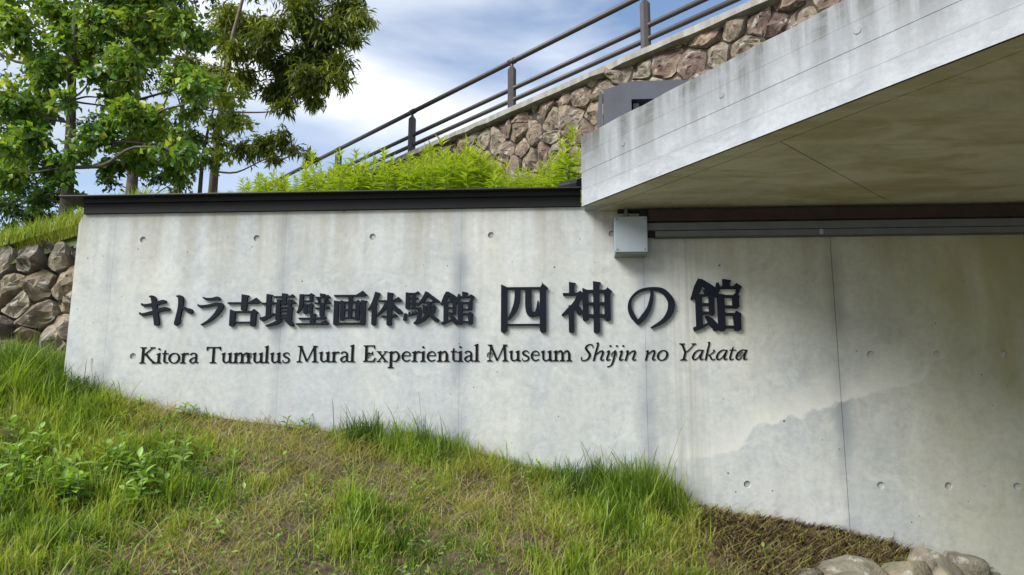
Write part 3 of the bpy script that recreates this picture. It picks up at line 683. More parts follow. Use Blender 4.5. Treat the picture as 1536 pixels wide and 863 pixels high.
def resample(poly, n):
    P_ = np.array(poly); Q = np.roll(P_, -1, 0); Ls = np.hypot(*(Q-P_).T); cum = np.concatenate([[0], np.cumsum(Ls)]); o = []
    for t in np.linspace(0, cum[-1], n, endpoint=False):
        i = min(np.searchsorted(cum, t, 'right')-1, len(P_)-1); o.append(P_[i]+(Q[i]-P_[i])*((t-cum[i])/max(Ls[i], 1e-9)))
    return np.array(o)
def stone_mesh(poly, bulge, gap=.007, seed=0):
    """rough boulder face over a polygon: local u,v in the wall plane, w outward"""
    n = 18; P_ = resample(poly, n); c = P_.mean(0); size = np.sqrt(abs(np.sum(P_[:,0]*np.roll(P_[:,1],-1)-np.roll(P_[:,0],-1)*P_[:,1]))/2)
    P_ = .8*P_+.1*(np.roll(P_, 1, 0)+np.roll(P_, -1, 0))
    v = []; f = []; tilt = np.array([random.uniform(-.5, .5), random.uniform(-.4, .4)])
    planes = []
    for _ in range(5):
        an = random.uniform(0, 6.28); planes.append((np.array([math.cos(an), math.sin(an)])*random.uniform(.6, 2.4), random.uniform(.62, 1.05)))
    lev = [(1.0, -.9), (1.0, 0.), (.975, .6), (.90, .95), (.64, 1.12), (.32, 1.18)]
    for s_, w in lev:
        sc = s_*(1-gap/size*2)
        for q in P_:
            d = (q-c)*sc
            ww = w*bulge*(1+np.dot(tilt, d)/size*1.2) if w > 0 else w*bulge
            for g_, w0 in planes: ww = min(ww, bulge*(w0-np.dot(g_, d)/size)) if w > 0 else ww
            if w > 0: ww = max(ww, .12*bulge)
            j = size*.03 if w > 0 else 0
            v.append((c[0]+d[0]+random.uniform(-j, j), c[1]+d[1]+random.uniform(-j, j), ww+random.uniform(-j, j)*(1.2 if w > .5 else .4)))
    for l in range(len(lev)-1):
        for i_ in range(n): f.append([l*n+i_, l*n+(i_+1) % n, (l+1)*n+(i_+1) % n, (l+1)*n+i_])
    f.append([(len(lev)-1)*n+i_ for i_ in range(n)])
    return v, f
def rubble(par, O, U_, V_, Wn, cells, mat, bulge, skip=None):
    O, U_, V_, Wn = map(np.array, (O, U_, V_, Wn))
    for poly in cells:
        c3 = O+U_*np.mean([p[0] for p in poly])+V_*np.mean([p[1] for p in poly])
        if skip and skip(c3): continue
        b_ = bulge*random.uniform(.65, 1.25)
        v, f = stone_mesh(poly, b_)
        v3 = [O+U_*a+V_*b2+Wn*w for a, b2, w in v]
        o = mesh_np('stone', [p-c3 for p in v3], f, mat, smooth=False); o.location = c3-np.array(par.location); o.parent = par

# left field-stone wall, abutting the end of the concrete wall
lw = thing('field_stone_wall', 'rough beige field-stone retaining wall beyond the left end of the concrete wall', 'wall', (-2.6, .5, -.2))
O = np.array([-1.95, .42, -.22]); U_ = np.array([-1., .10, 0]); U_ /= np.linalg.norm(U_); V_ = np.array([0, .17, 1.]); V_ /= np.linalg.norm(V_); Wn = np.array([-.10, -.985, .16]); Wn /= np.linalg.norm(Wn)
rubble(lw, O, U_, V_, Wn, voronoi(3.2, .97, .185, .15, .46), M_STONE_L, .11)
q = [O-Wn*.03, O-Wn*.03+U_*3.2, O-Wn*.03+U_*3.2+V_*.86, O-Wn*.03+V_*.86]
child(MB().add(q+[p-Wn*.2 for p in q], [[0,1,2,3],[7,6,5,4],[0,4,5,1],[1,5,6,2],[2,6,7,3],[3,7,4,0]]).build('earth_joint', M_JOINT), lw)

# upper rubble wall below the railing
ZC = 3.087
p0 = atz(500, 283, ZC); p1 = atz(1130, 8, ZC); dv = (p1-p0)[:2]; dv /= np.linalg.norm(dv)
UD = np.array([dv[0], dv[1], 0]); UN = np.array([dv[1], -dv[0], 0])       # UN points to the camera side
if np.dot(UN[:2], CAM[:2]-p0[:2]) < 0: UN = -UN
start = np.array([*(p0[:2]-dv*2.6), 0]); LEN = 2.6+np.linalg.norm((p1-p0)[:2])+2.2
uw = thing('rubble_retaining_wall', 'brown rubble stone retaining wall with concrete cap, rising behind the planted bank', 'wall', (start[0], start[1], 1.2))
Vb = np.array([0, 0, 1.])-UN*.10; Vb /= np.linalg.norm(Vb); Wb = UN+np.array([0, 0, .10]); Wb /= np.linalg.norm(Wb)
cells = voronoi(LEN, 1.86, .29, .21, .46)
O2 = start+np.array([0, 0, 1.2])+UN*.17
rubble(uw, O2, UD, Vb, Wb, cells, M_STONE_U, .10, skip=lambda c: c[2] < upper_z(c[0], c[1])-.25)
def along(off, z): return start+UN*off+np.array([0, 0, z])
q = [along(-.45, .6), along(.155, .6), along(.0, ZC-.06), along(-.45, ZC-.06)]
child(MB().add(q+[p+UD*LEN for p in q], [[0,1,2,3],[7,6,5,4],[0,4,5,1],[1,5,6,2],[2,6,7,3],[3,7,4,0]]).build('wall_core', M_JOINT), uw)
nseg = 60; v = []
for j in range(nseg+1):
    b_ = start+UD*(LEN*j/nseg); w = random.uniform(-.005, .005); w2 = random.uniform(-.010, .010)
    for off, z in ((.105+w, ZC-.075+w2), (.10+w*.6, ZC-.012), (.07, ZC), (-.46, ZC), (-.46, ZC-.09)): p = b_+UN*off; v.append((p[0], p[1], z))
f = [[j*5+e, (j+1)*5+e, (j+1)*5+(e+1) % 5, j*5+(e+1) % 5] for j in range(nseg) for e in range(5)]
child(MB().add(v, f).build('cap', M_COPE), uw)

# railing
rl = thing('railing', 'dark brown metal railing with three pipes running along the rubble wall top', 'railing', (p0[0], p0[1], ZC))
SETB = -.16
def rail_u(px, py, off):
    """distance along the wall where the pixel ray meets the vertical plane of the railing"""
    d = ray(px, py); pl = start+UN*off; t_ = np.dot(pl-CAM, UN)/np.dot(d, UN); p = CAM+d*t_; return float(np.dot(p-start, UD)), p[2]
us = [rail_u(x, y, SETB) for x, y in ((504, 223), (619, 162), (768, 92), (967, 1))]
ZT = float(np.mean([z for _, z in us[1:]]))
zm = float(np.mean([rail_u(x, y, SETB)[1] for x, y in ((640, 193), (800, 119.5))])); zl = float(np.mean([rail_u(x, y, SETB)[1] for x, y in ((640, 208), (800, 137))]))
u_posts = [u for u, _ in us]; sp = (u_posts[3]-u_posts[1])/2
u_posts = [u_posts[1]-sp*k for k in (3, 2, 1)]+u_posts[1:]+[u_posts[3]+sp]
print('rail', ZT, zm, zl, sp, u_posts, LEN)
for u in u_posts:
    b_ = start+UD*u+UN*SETB
    mb = MB(); Rr = .052; pr = [(Rr*math.cos(math.pi/8+math.pi/4*k), Rr*math.sin(math.pi/8+math.pi/4*k)) for k in range(8)]
    zt = ZT-.105; lv = [(1, ZC-.05), (1, zt), (.55, zt+.035)]
    v = [(b_[0]+a*s_, b_[1]+c*s_, z) for s_, z in lv for a, c in pr]
    f = [[l*8+k, l*8+(k+1) % 8, (l+1)*8+(k+1) % 8, (l+1)*8+k] for l in range(2) for k in range(8)]+[[16+k for k in range(8)]]
    po = child(mb.add(v, f).build('post', M_RAIL), rl)
    for nm, geo in (('bracket', MB().tube([(b_[0], b_[1], zt+.03), (b_[0], b_[1], ZT-.02)], .017, 8)),):
        c = geo.build(nm, M_RAIL); c.parent = po
    c = MB().tube([b_-UD*.05+np.array([0, 0, ZT]), b_+UD*.05+np.array([0, 0, ZT])], .036, 12).build('collar', M_RAIL, smooth=True); c.parent = po
ends = (u_posts[0]-.4, u_posts[-1]+.6)
for z, r_ in ((ZT, .030), (zm, .026), (zl, .026)):
    q = [start+UD*u+UN*SETB+np.array([0, 0, z]) for u in ends]
    child(MB().tube(q, r_, 12).build('rail', M_RAIL, smooth=True), rl)

# cabinet standing on the canopy roof
cy = 1.0; a0 = aty(905, 188, cy); a1 = aty(905, 135, cy); a2 = aty(945, 122, cy); a3 = aty(1075, 122, cy); b0 = aty(947, 149, cy); b1 = aty(980, 172, cy)
cb = thing('metal_cabinet', 'dark grey metal cabinet with sloped corner standing on the canopy roof', 'cabinet', (a0[0]+.3, cy, ST))
pts = [(a0[0], ST), (a1[0], a1[2]), (a2[0], a2[2]), (a3[0], a2[2]), (a3[0], ST)]
bx0, bx1, bz1, bz0 = b0[0], b0[0]+.20, b0[2], b0[2]-.12
n = len(pts)
mb = MB(); fr = [(x, cy, z) for x, z in pts]; bk = [(x+.02, cy+.42, z-.0) for x, z in pts]
mb.add(fr+bk, [[n+i for i in range(n)][::-1]]+[[i, (i+1) % n, n+(i+1) % n, n+i] for i in range(n)])
# front with an opening
mb.add([(x, cy, z) for x, z in pts]+[(bx0, cy, bz0), (bx0, cy, bz1), (bx1, cy, bz1), (bx1, cy, bz0)], [[0,1,6,5],[1,2,6],[2,3,7,6],[3,4,8,7],[4,0,5,8]])
mb.add([(bx0, cy, bz0), (bx0, cy, bz1), (bx1, cy, bz1), (bx1, cy, bz0), (bx0, cy+.12, bz0), (bx0, cy+.12, bz1), (bx1, cy+.12, bz1), (bx1, cy+.12, bz0)], [[0,1,5,4],[1,2,6,5],[2,3,7,6],[3,0,4,7],[4,5,6,7]])
child(mb.build('housing', M_CAB), cb)
child(MB().box(bx0+.012, bx0+.05, cy+.02, cy+.09, bz0+.002, bz1-.02).build('latch', M_CABIN), cb)
child(MB().box(a0[0]-.02, a0[0]-.002, cy+.01, cy+.40, ST, a1[2]-.01).build('side_panel', M_CAB), cb)

# edging stones, lower right
ed = thing('stone_edging', 'short row of pale rounded edging stones at the foot of the wall, lower right', 'stone edging', (2.1, -.2, -1.1))
def boulder(par, c, r, mat, name='stone', rot=0):
    bm = bmesh.new(); bmesh.ops.create_icosphere(bm, subdivisions=3, radius=1)
    sd = random.random()*50; pls = [(Vector((random.gauss(0, 1), random.gauss(0, 1), random.gauss(0, .8))).normalized(), random.uniform(.5, .8)) for _ in range(12)]
    for v_ in bm.verts:
        p = v_.co.copy(); k = 1+.16*math.sin(p.x*2.3+sd)+.13*math.sin(p.y*3.1+sd*1.7)+.10*math.sin(p.z*3.7+sd*.6)+.04*math.sin(p.x*8+p.y*7+sd)
        p *= k
        for pn, pd in pls:
            e_ = p.dot(pn)-pd
            if e_ > 0: p -= pn*e_*.97
        v_.co = Vector((p.x*r[0], p.y*r[1], p.z*r[2]))
    me = bpy.data.meshes.new(name); bm.to_mesh(me); bm.free(); me.polygons.foreach_set('use_smooth', np.ones(len(me.polygons), dtype=bool)); me.materials.append(mat)
    o = link(name, me, par); o.location = Vector(c)-par.location; o.rotation_euler = (0, 0, rot); return o
for px, py, yy, r in ((1200, 868, -.42, (.13, .11, .08)), (1290, 864, -.40, (.19, .14, .11)), (1355, 862, -.34, (.14, .13, .13)), (1402, 858, -.26, (.16, .13, .14)), (1446, 854, -.14, (.12, .13, .13)), (1484, 872, -.12, (.08, .10, .10)), (1130, 885, -.52, (.13, .1, .08)), (1340, 905, -.5, (.15, .12, .1)), (1430, 905, -.36, (.13, .12, .11))):
    boulder(ed, aty(px, py+12, yy), r, M_STONE_E, rot=random.uniform(-.5, .5))

# ------------------------------------------------------------------ grass (uncountable: one object each)
def blades(name, base, h, w, lean, az, tint, mat, curve=1.):
    """3-segment blades; all inputs are arrays"""
    n = len(base); d = np.stack([np.cos(az), np.sin(az), np.zeros(n)], -1)
    side_az = az+np.pi/2+rng.uniform(-.9, .9, n); sd = np.stack([np.cos(side_az), np.sin(side_az), np.zeros(n)], -1)
    V = np.zeros((n, 7, 3))
    for k, t in enumerate((0., .4, .75)):
        c = base+d*(lean*h*t**(1+curve))[:, None]+np.array([0, 0, 1.])*(h*t*np.sqrt(np.clip(1-(lean*t*.6)**2, .1, 1)))[:, None]
        ww = (w*(1-.45*t))[:, None]*.5
        V[:, 2*k] = c-sd*ww; V[:, 2*k+1] = c+sd*ww
    V[:, 6] = base+d*(lean*h)[:, None]+np.array([0, 0, 1.])*(h*np.sqrt(np.clip(1-(lean*.6)**2, .1, 1)))[:, None]
    o = np.arange(n)[:, None]*7
    Fq = np.concatenate([o+np.array([[0,1,3]]), o+np.array([[0,3,2]]), o+np.array([[2,3,5]]), o+np.array([[2,5,4]]), o+np.array([[4,5,6]])], 0)
    return mesh_np(name, V.reshape(-1, 3), Fq, mat, attrs={'tint': np.repeat(tint, 7)})
GR = [(0., (.030, .070, .008)), (.30, (.105, .19, .018)), (.55, (.24, .33, .036)), (.8, (.36, .37, .08)), (.9, (.34, .28, .13)), (1., (.44, .36, .22))]
M_GRASS = leaf_material('grass_blade', GR, .45, .5, (1.2, 1.25, .5))
def smooth(a, b, x): t = np.clip((x-a)/(b-a), 0, 1); return t*t*(3-2*t)
SOILC = [ground_hit(*p) for p in ((1080, 790), (1160, 800), (1240, 815), (1320, 835), (1210, 840), (1120, 830))]
TUFTS = [(ground_hit(*p), r, s) for p, r, s in (((565, 668), .22, 1.), ((640, 690), .20, .8), ((700, 700), .16, .5), ((880, 735), .20, .8), ((960, 750), .22, 1.1), ((1010, 770), .18, .9), ((900, 775), .3, .5), ((740, 705), .12, .5), ((100, 590), .30, .8), ((30, 580), .4, .9))]
LUSH = [(ground_hit(*p), r) for p, r in (((60, 640), .55), ((150, 720), .5), ((40, 800), .5), ((250, 760), .35), ((0, 700), .6), ((960, 840), .4), ((860, 850), .3), ((560, 800), .25), ((1000, 800), .3))]
DRY = [(ground_hit(*p), r) for p, r in (((400, 640), .3), ((520, 690), .2), ((600, 740), .22), ((420, 770), .2), ((900, 840), .15), ((250, 625), .28), ((340, 650), .3), ((440, 665), .26), ((200, 610), .2), ((330, 820), .22), ((250, 845), .25), ((770, 760), .3), ((680, 770), .25), ((720, 715), .2), ((1100, 850), .3), ((820, 800), .25), ((470, 690), .3), ((1000, 860), .2))]
def fld(x, y, L_):
    s = np.zeros_like(x)
    for e in L_:
        c, r = e[0], e[1]; a = e[2] if len(e) > 2 else 1.
        s = np.maximum(s, a*np.exp(-((x-c[0])**2+(y-c[1])**2)/(r*r)*1.3))
    return s
def front_grass(n):
    x = rng.uniform(-4.6, 2.5, n*2); y = -rng.uniform(0, 1, n*2)**1.15*2.3+.0
    left = rng.uniform(0, 1, n*2) < .12; x = np.where(left, rng.uniform(-4.6, -2.03, n*2), x); y = np.where(left, rng.uniform(-.4, .42, n*2), y)
    y = np.where((x > -2.03) & (y > -.012), -.012, y)
    so = fld(x, y, [(c, .2) for c in SOILC]); dr = fld(x, y, DRY); lu = fld(x, y, LUSH); tu = fld(x, y, TUFTS)
    patch = vnoise(x, y, 2.4, 5)*.6+vnoise(x, y, 7., 6)*.4
    clump = vnoise(x, y, 16., 8)
    dens = .50+.35*patch+.5*lu+.6*tu-.25*dr-1.25*so; dens *= .18+1.35*clump**1.3
    dens = np.where((x > 1.35) & (y > -.5), dens*.25, dens)
    k = rng.uniform(0, 1, n*2) < dens; x, y = x[k], y[k]; so, dr, lu, tu, patch, clump = (a[k] for a in (so, dr, lu, tu, patch, clump)); n = len(x)
    h = (.016+.020*patch+.045*lu*clump+.050*tu+rng.gamma(2., .009, n)*(1+1.2*tu))*rng.uniform(.5, 1.3, n)*(.55+.9*clump)*(1-.45*dr*(1-tu))*(1-.4*so)
    h = np.where(rng.uniform(0, 1, n) < .012, h+rng.uniform(.05, .13, n), h)
    w = rng.uniform(.0022, .0048, n)*(1+.5*lu); lean = np.clip(rng.normal(.42, .24, n), .02, 1.1); az = rng.uniform(0, 2*np.pi, n)
    dryp = .10+.62*dr+.6*so+.25*(patch < .38)-.25*lu-.2*tu
    dry = rng.uniform(0, 1, n) < dryp
    tint = np.where(dry, rng.uniform(.72, 1., n), np.clip(rng.normal(.45, .13, n)+.5*(vnoise(x, y, 5., 21)-.5)+.25*(patch-.4)+.05*lu-.20*smooth(.3, .7, tu), .05, .79))
    lean = np.where(dry, np.clip(lean+.5, 0, 1.5), lean); h = np.where(dry, h*.8, h)
    base = np.stack([x, y, front_z(x, y)-.006], -1)
    return base, h, w, lean, az, tint
o = blades('grass', *front_grass(190000), M_GRASS); tag(o, 'green and straw-coloured grass covering the slope below the wall', 'grass', kind='stuff')
# dead straw lying flat
n = 42000; x = rng.uniform(-3.4, 2.3, n); y = -rng.uniform(0, 1, n)*2.1-.01
keep = rng.uniform(0, 1, n) < np.clip(fld(x, y, DRY)+1.2*fld(x, y, [(c, .28) for c in SOILC])+.12, 0, 1); x, y = x[keep], y[keep]; n = len(x)
o = blades('dead_grass', np.stack([x, y, front_z(x, y)+.004], -1), rng.uniform(.03, .11, n), rng.uniform(.0015, .004, n), rng.uniform(1.2, 1.65, n), rng.uniform(0, 6.28, n), rng.uniform(.8, 1., n), M_GRASS, .2)
tag(o, 'dry straw litter lying between the grass', 'straw', kind='stuff')
M_LITTER = leaf_material('leaf_litter', [(0., (.030, .018, .010)), (.5, (.085, .052, .028)), (.85, (.17, .115, .06)), (1., (.30, .23, .13))], .1, .8)
n = 9000; cc = np.array(SOILC)[rng.integers(0, len(SOILC), n)]; x = cc[:, 0]+rng.normal(0, .13, n); y = np.minimum(cc[:, 1]+rng.normal(0, .13, n), -.012)
o = blades('litter', np.stack([x, y, front_z(x, y)+.002], -1), rng.uniform(.012, .05, n), rng.uniform(.002, .007, n), rng.uniform(.9, 1.6, n), rng.uniform(0, 6.28, n), rng.uniform(0, 1., n)**1.3, M_LITTER, .3)
tag(o, 'brown twigs and leaf litter on the bare soil at the wall foot', 'litter', kind='stuff')
# grass on the bank
n = 60000; x = rng.uniform(-6.5, 2.6, n); y = rng.uniform(0, 1, n)**1.4*6+.36
y = np.where(x < -2., np.maximum(y, .62+.02*rng.normal(size=n)), y)
base = np.stack([x, y, upper_z(x, y)-.01], -1)
o = blades('bank_grass', base, (rng.uniform(.05, .13, n)+.05*vnoise(x, y, 3, 4))*np.where(x < -2, 1., .6), rng.uniform(.003, .007, n), rng.uniform(.1, .8, n), rng.uniform(0, 6.28, n), np.clip(rng.normal(.60, .12, n), .2, .85), M_GRASS)
tag(o, 'bright yellow-green grass on the bank above the walls', 'grass', kind='stuff')

n = 26000; x = rng.uniform(-4.6, -1.95, n); y = .57+.10*(-x-2.)+rng.uniform(0, 1, n)**1.8*2.2
o = blades('verge_grass', np.stack([x, y, upper_z(x, y)-.02-.06*(y < .66)], -1), rng.uniform(.05, .12, n), rng.uniform(.003, .006, n), rng.uniform(.2, 1., n), rng.normal(-1.6, 1., n), np.clip(rng.normal(.74, .06, n), .4, .82), M_GRASS)
tag(o, 'short bright grass fringe on top of the left field-stone wall', 'grass', kind='stuff')

# ------------------------------------------------------------------ leafy plants
def leaf_cards(c, d, nrm, ln, wd, fold=.25, droop=.0):
    """kite leaves: arrays of centre bases c, directions d, normals nrm -> V,F"""
    n = len(c); d = d/np.linalg.norm(d, axis=1)[:, None]; s = np.cross(d, nrm); s /= np.linalg.norm(s, axis=1)[:, None]+1e-9; u = np.cross(s, d)
    V = np.zeros((n, 6, 3)); l = ln[:, None]; w = wd[:, None]*.5
    V[:, 0] = c; V[:, 1] = c+d*l*.38+s*w+u*w*fold; V[:, 2] = c+d*l*.42-u*l*droop*.2; V[:, 3] = c+d*l*.38-s*w+u*w*fold; V[:, 4] = c+d*l-u*l*droop
    V = V[:, :5]
    o = np.arange(n)[:, None]*5
    Fq = np.concatenate([o+np.array([[0,2,1]]), o+np.array([[0,3,2]]), o+np.array([[1,2,4]]), o+np.array([[2,3,4]])], 0)
    return V.reshape(-1, 3), Fq
HERB = [(0., (.07, .13, .010)), (.5, (.22, .32, .022)), (1., (.42, .48, .06))]
M_HERB = leaf_material('herb_leaf', HERB, .42, .4, (1.2, 1.25, .5))
WEED = [(0., (.05, .13, .018)), (.5, (.13, .25, .035)), (1., (.27, .40, .085))]
M_WEED = leaf_material('weed_leaf', WEED, .35, .42, (1.2, 1.25, .5))
M_STEM = plain('green_stem', (.09, .13, .03), .6)
# tall herbs on the bank: a few prototypes, each plant an object with stem and foliage
herb = []
for k in range(7):
    hh = random.uniform(.24, .40); nl = 46; t = np.sort(rng.uniform(.12, 1., nl)); bend = np.array([random.uniform(-.05, .05), random.uniform(-.05, .05)])
    c = np.stack([bend[0]*t*t, bend[1]*t*t, hh*t], -1); az = np.arange(nl)*2.4+rng.uniform(-.3, .3, nl)
    el = .15+1.0*t**3
    d = np.stack([np.cos(az)*np.cos(el), np.sin(az)*np.cos(el), np.sin(el)], -1); nrm = np.tile(np.array([[0, 0, 1.]]), (nl, 1))+d*-.2
    ln = (.055+.045*np.sin(np.pi*np.clip(t, 0, 1)**.8))*rng.uniform(.8, 1.2, nl); V, Fq = leaf_cards(c, d, nrm, ln, ln*rng.uniform(.20, .28, nl), .3, .25)
    tn = np.clip(.30+.6*t+rng.normal(0, .1, nl), 0, 1)
    fo = mesh_np('foliage', V, Fq, M_HERB, attrs={'tint': np.repeat(tn, 5)}); sm = MB().tube([(bend[0]*q*q, bend[1]*q*q, hh*q) for q in (0, .35, .7, 1)], [.004, .0035, .0025, .0012], 5).build('stem', M_STEM)
    herb.append((fo.data, sm.data)); bpy.data.objects.remove(fo); bpy.data.objects.remove(sm)
def plant_at(x, y, z, proto, sc, label, grp, name):
    e = thing(name, label, 'plant', (x, y, z), grp); e.rotation_euler = (random.uniform(-.12, .12), random.uniform(-.12, .12), random.uniform(0, 6.28)); e.scale = (sc,)*3
    link('foliage', proto[0], e); link('stem', proto[1], e); return e
spots = []
for px in list(range(372, 560, 9))+list(range(560, 870, 8)):
    for rep in range(3):
        yy = random.uniform(.40, 1.5); x = aty(px+random.uniform(-6, 6), 285, yy)[0]
        if x < -2.0 or x > .62 and yy < 2.0 and False: continue
        spots.append((x, yy))
for (x, yy) in spots:
    z = float(upper_z(x, yy)); px_ = 691+x*300*3.73/(3.73+yy)
    # height of the patch as seen in the photo: tall beside the canopy, tall near the middle left, low between
    sc = .72+.36*math.exp(-((px_-650)/60)**2)+.45*math.exp(-((px_-850)/30)**2)+.12*math.exp(-((px_-480)/80)**2)-.20*math.exp(-((px_-760)/40)**2)
    if px_ < 440: sc *= .8
    if x > .60: continue
    plant_at(x, yy, z-.02, random.choice(herb), sc*random.uniform(.75, 1.12), 'bright green leafy herb growing in the strip behind the metal coping', 'herbs on the bank', 'bank_herb')
# broad-leaved weeds on the slope, left: leaves are parts of their own
weed_leaf = []
for k in range(3):
    V = []; prof = [(0, .0), (.2, .6), (.45, 1.), (.7, .75), (1., .02)]
    for t, w in prof: V += [(t, -w*.5, .10*w-.22*t*t), (t, 0, -.22*t*t), (t, w*.5, .10*w-.22*t*t)]
    Fq = np.array([[i*3+a, (i+1)*3+a, (i+1)*3+a+1, i*3+a+1] for i in range(4) for a in range(2)])
    o = mesh_np('leaf', np.array(V)*np.array([1, .46, 1]), Fq, M_WEED, attrs={'tint': np.full(15, .35+.3*k)}, smooth=True); weed_leaf.append(o.data); bpy.data.objects.remove(o)
stem_me = MB().tube([(0, 0, 0), (.004, 0, .5), (0, .004, 1.)], [.0045, .0035, .0018], 5).build('stem', M_STEM); stem_d = stem_me.data; bpy.data.objects.remove(stem_me)
def weed(x, y, hgt, nl, lsz, label, grp):
    z = float(front_z(x, y)); e = thing('weed', label, 'plant', (x, y, z-.005), grp); e.rotation_euler = (random.uniform(-.2, .2), random.uniform(-.2, .2), random.uniform(0, 6.28))
    s = link('stem', stem_d, e); s.scale = (1, 1, hgt)
    for k in range(nl):
        t = .15+.85*(k+.5)/nl; az = k*2.35+random.uniform(-.3, .3); el = .1+1.0*t**4; sz = lsz*(.65+.55*math.sin(math.pi*min(1, t)*.85))*random.uniform(.8, 1.2)
        o = link('leaf', weed_leaf[min(2, max(0, int(t*2.4+random.uniform(-.4, .6))))], e); o.location = (0, 0, hgt*t); o.rotation_euler = (random.uniform(-.3, .3), -el+random.uniform(-.2, .2), az); o.scale = (sz,)*3
LW = 'broad-leaved green weed in the dense patch at the lower left'
for px, py, k in ((40, 700, 5), (90, 715, 5), (150, 720, 6), (190, 735, 5), (230, 745, 4), (120, 745, 5), (60, 740, 5), (20, 730, 4), (260, 715, 3), (10, 770, 3), (170, 760, 4), (215, 775, 4), (90, 770, 4), (270, 690, 2), (10, 670, 3), (305, 720, 2)):
    for _ in range(k):
        p = ground_hit(px+random.gauss(0, 20), py+random.gauss(0, 10)); weed(p[0], p[1], random.uniform(.08, .17), random.randint(9, 14), random.uniform(.034, .055), LW, 'weeds in the lower left patch')
for px, py in ((330, 745), (370, 760), (300, 770), (520, 720), (420, 700), (180, 640), (240, 650), (70, 625), (350, 700), (460, 780), (620, 760)):
    p = ground_hit(px, py); weed(p[0], p[1], random.uniform(.05, .09), random.randint(8, 11), random.uniform(.022, .032), 'small leafy weed scattered among the dry grass of the slope', 'weeds scattered on the slope')
for px, py in ((290, 612), (275, 618), (545, 652), (810, 700), (430, 640), (1020, 752), (212, 600), (455, 640)):
    p = aty(px, py, -.05); weed(p[0], -.05, random.uniform(.05, .10), random.randint(9, 13), random.uniform(.026, .038), 'thin weed standing against the foot of the concrete wall', 'weeds at the wall foot')
for px, py in ((225, 690), (330, 812), (470, 740), (700, 790), (790, 830), (860, 800), (560, 850), (640, 840), (1150, 850), (380, 700), (120, 660), (30, 640), (100, 830), (60, 850), (150, 845), (480, 845), (720, 845)):
    p = ground_hit(px, py); weed(p[0], p[1], random.uniform(.03, .08), random.randint(7, 11), random.uniform(.018, .030), 'low rosette of pale leaves growing in the grass of the slope', 'leaf rosettes on the slope')
# low clover-like cover
n = 14000; x = rng.uniform(-3.2, 1.4, n); y = -rng.uniform(0, 1, n)*2.1-.03; k = rng.uniform(0, 1, n) < np.clip(1.3*(vnoise(x, y, 3.3, 11)-.35)-.6*fld(x, y, [(c, .25) for c in SOILC]), 0, 1); x, y = x[k], y[k]; n = len(x)
c = np.stack([x, y, front_z(x, y)+rng.uniform(.005, .045, n)], -1); az = rng.uniform(0, 6.28, n); d = np.stack([np.cos(az), np.sin(az), rng.uniform(-.2, .5, n)], -1)
V, Fq = leaf_cards(c, d, np.stack([rng.normal(0, .3, n), rng.normal(-.2, .3, n), np.ones(n)], -1), rng.uniform(.014, .030, n), rng.uniform(.008, .016, n))
o = mesh_np('ground_cover', V, Fq, M_WEED, attrs={'tint': np.repeat(np.clip(rng.normal(.55, .2, n), 0, 1), 5)}); tag(o, 'low leafy ground cover mixed into the grass', 'ground cover', kind='stuff')

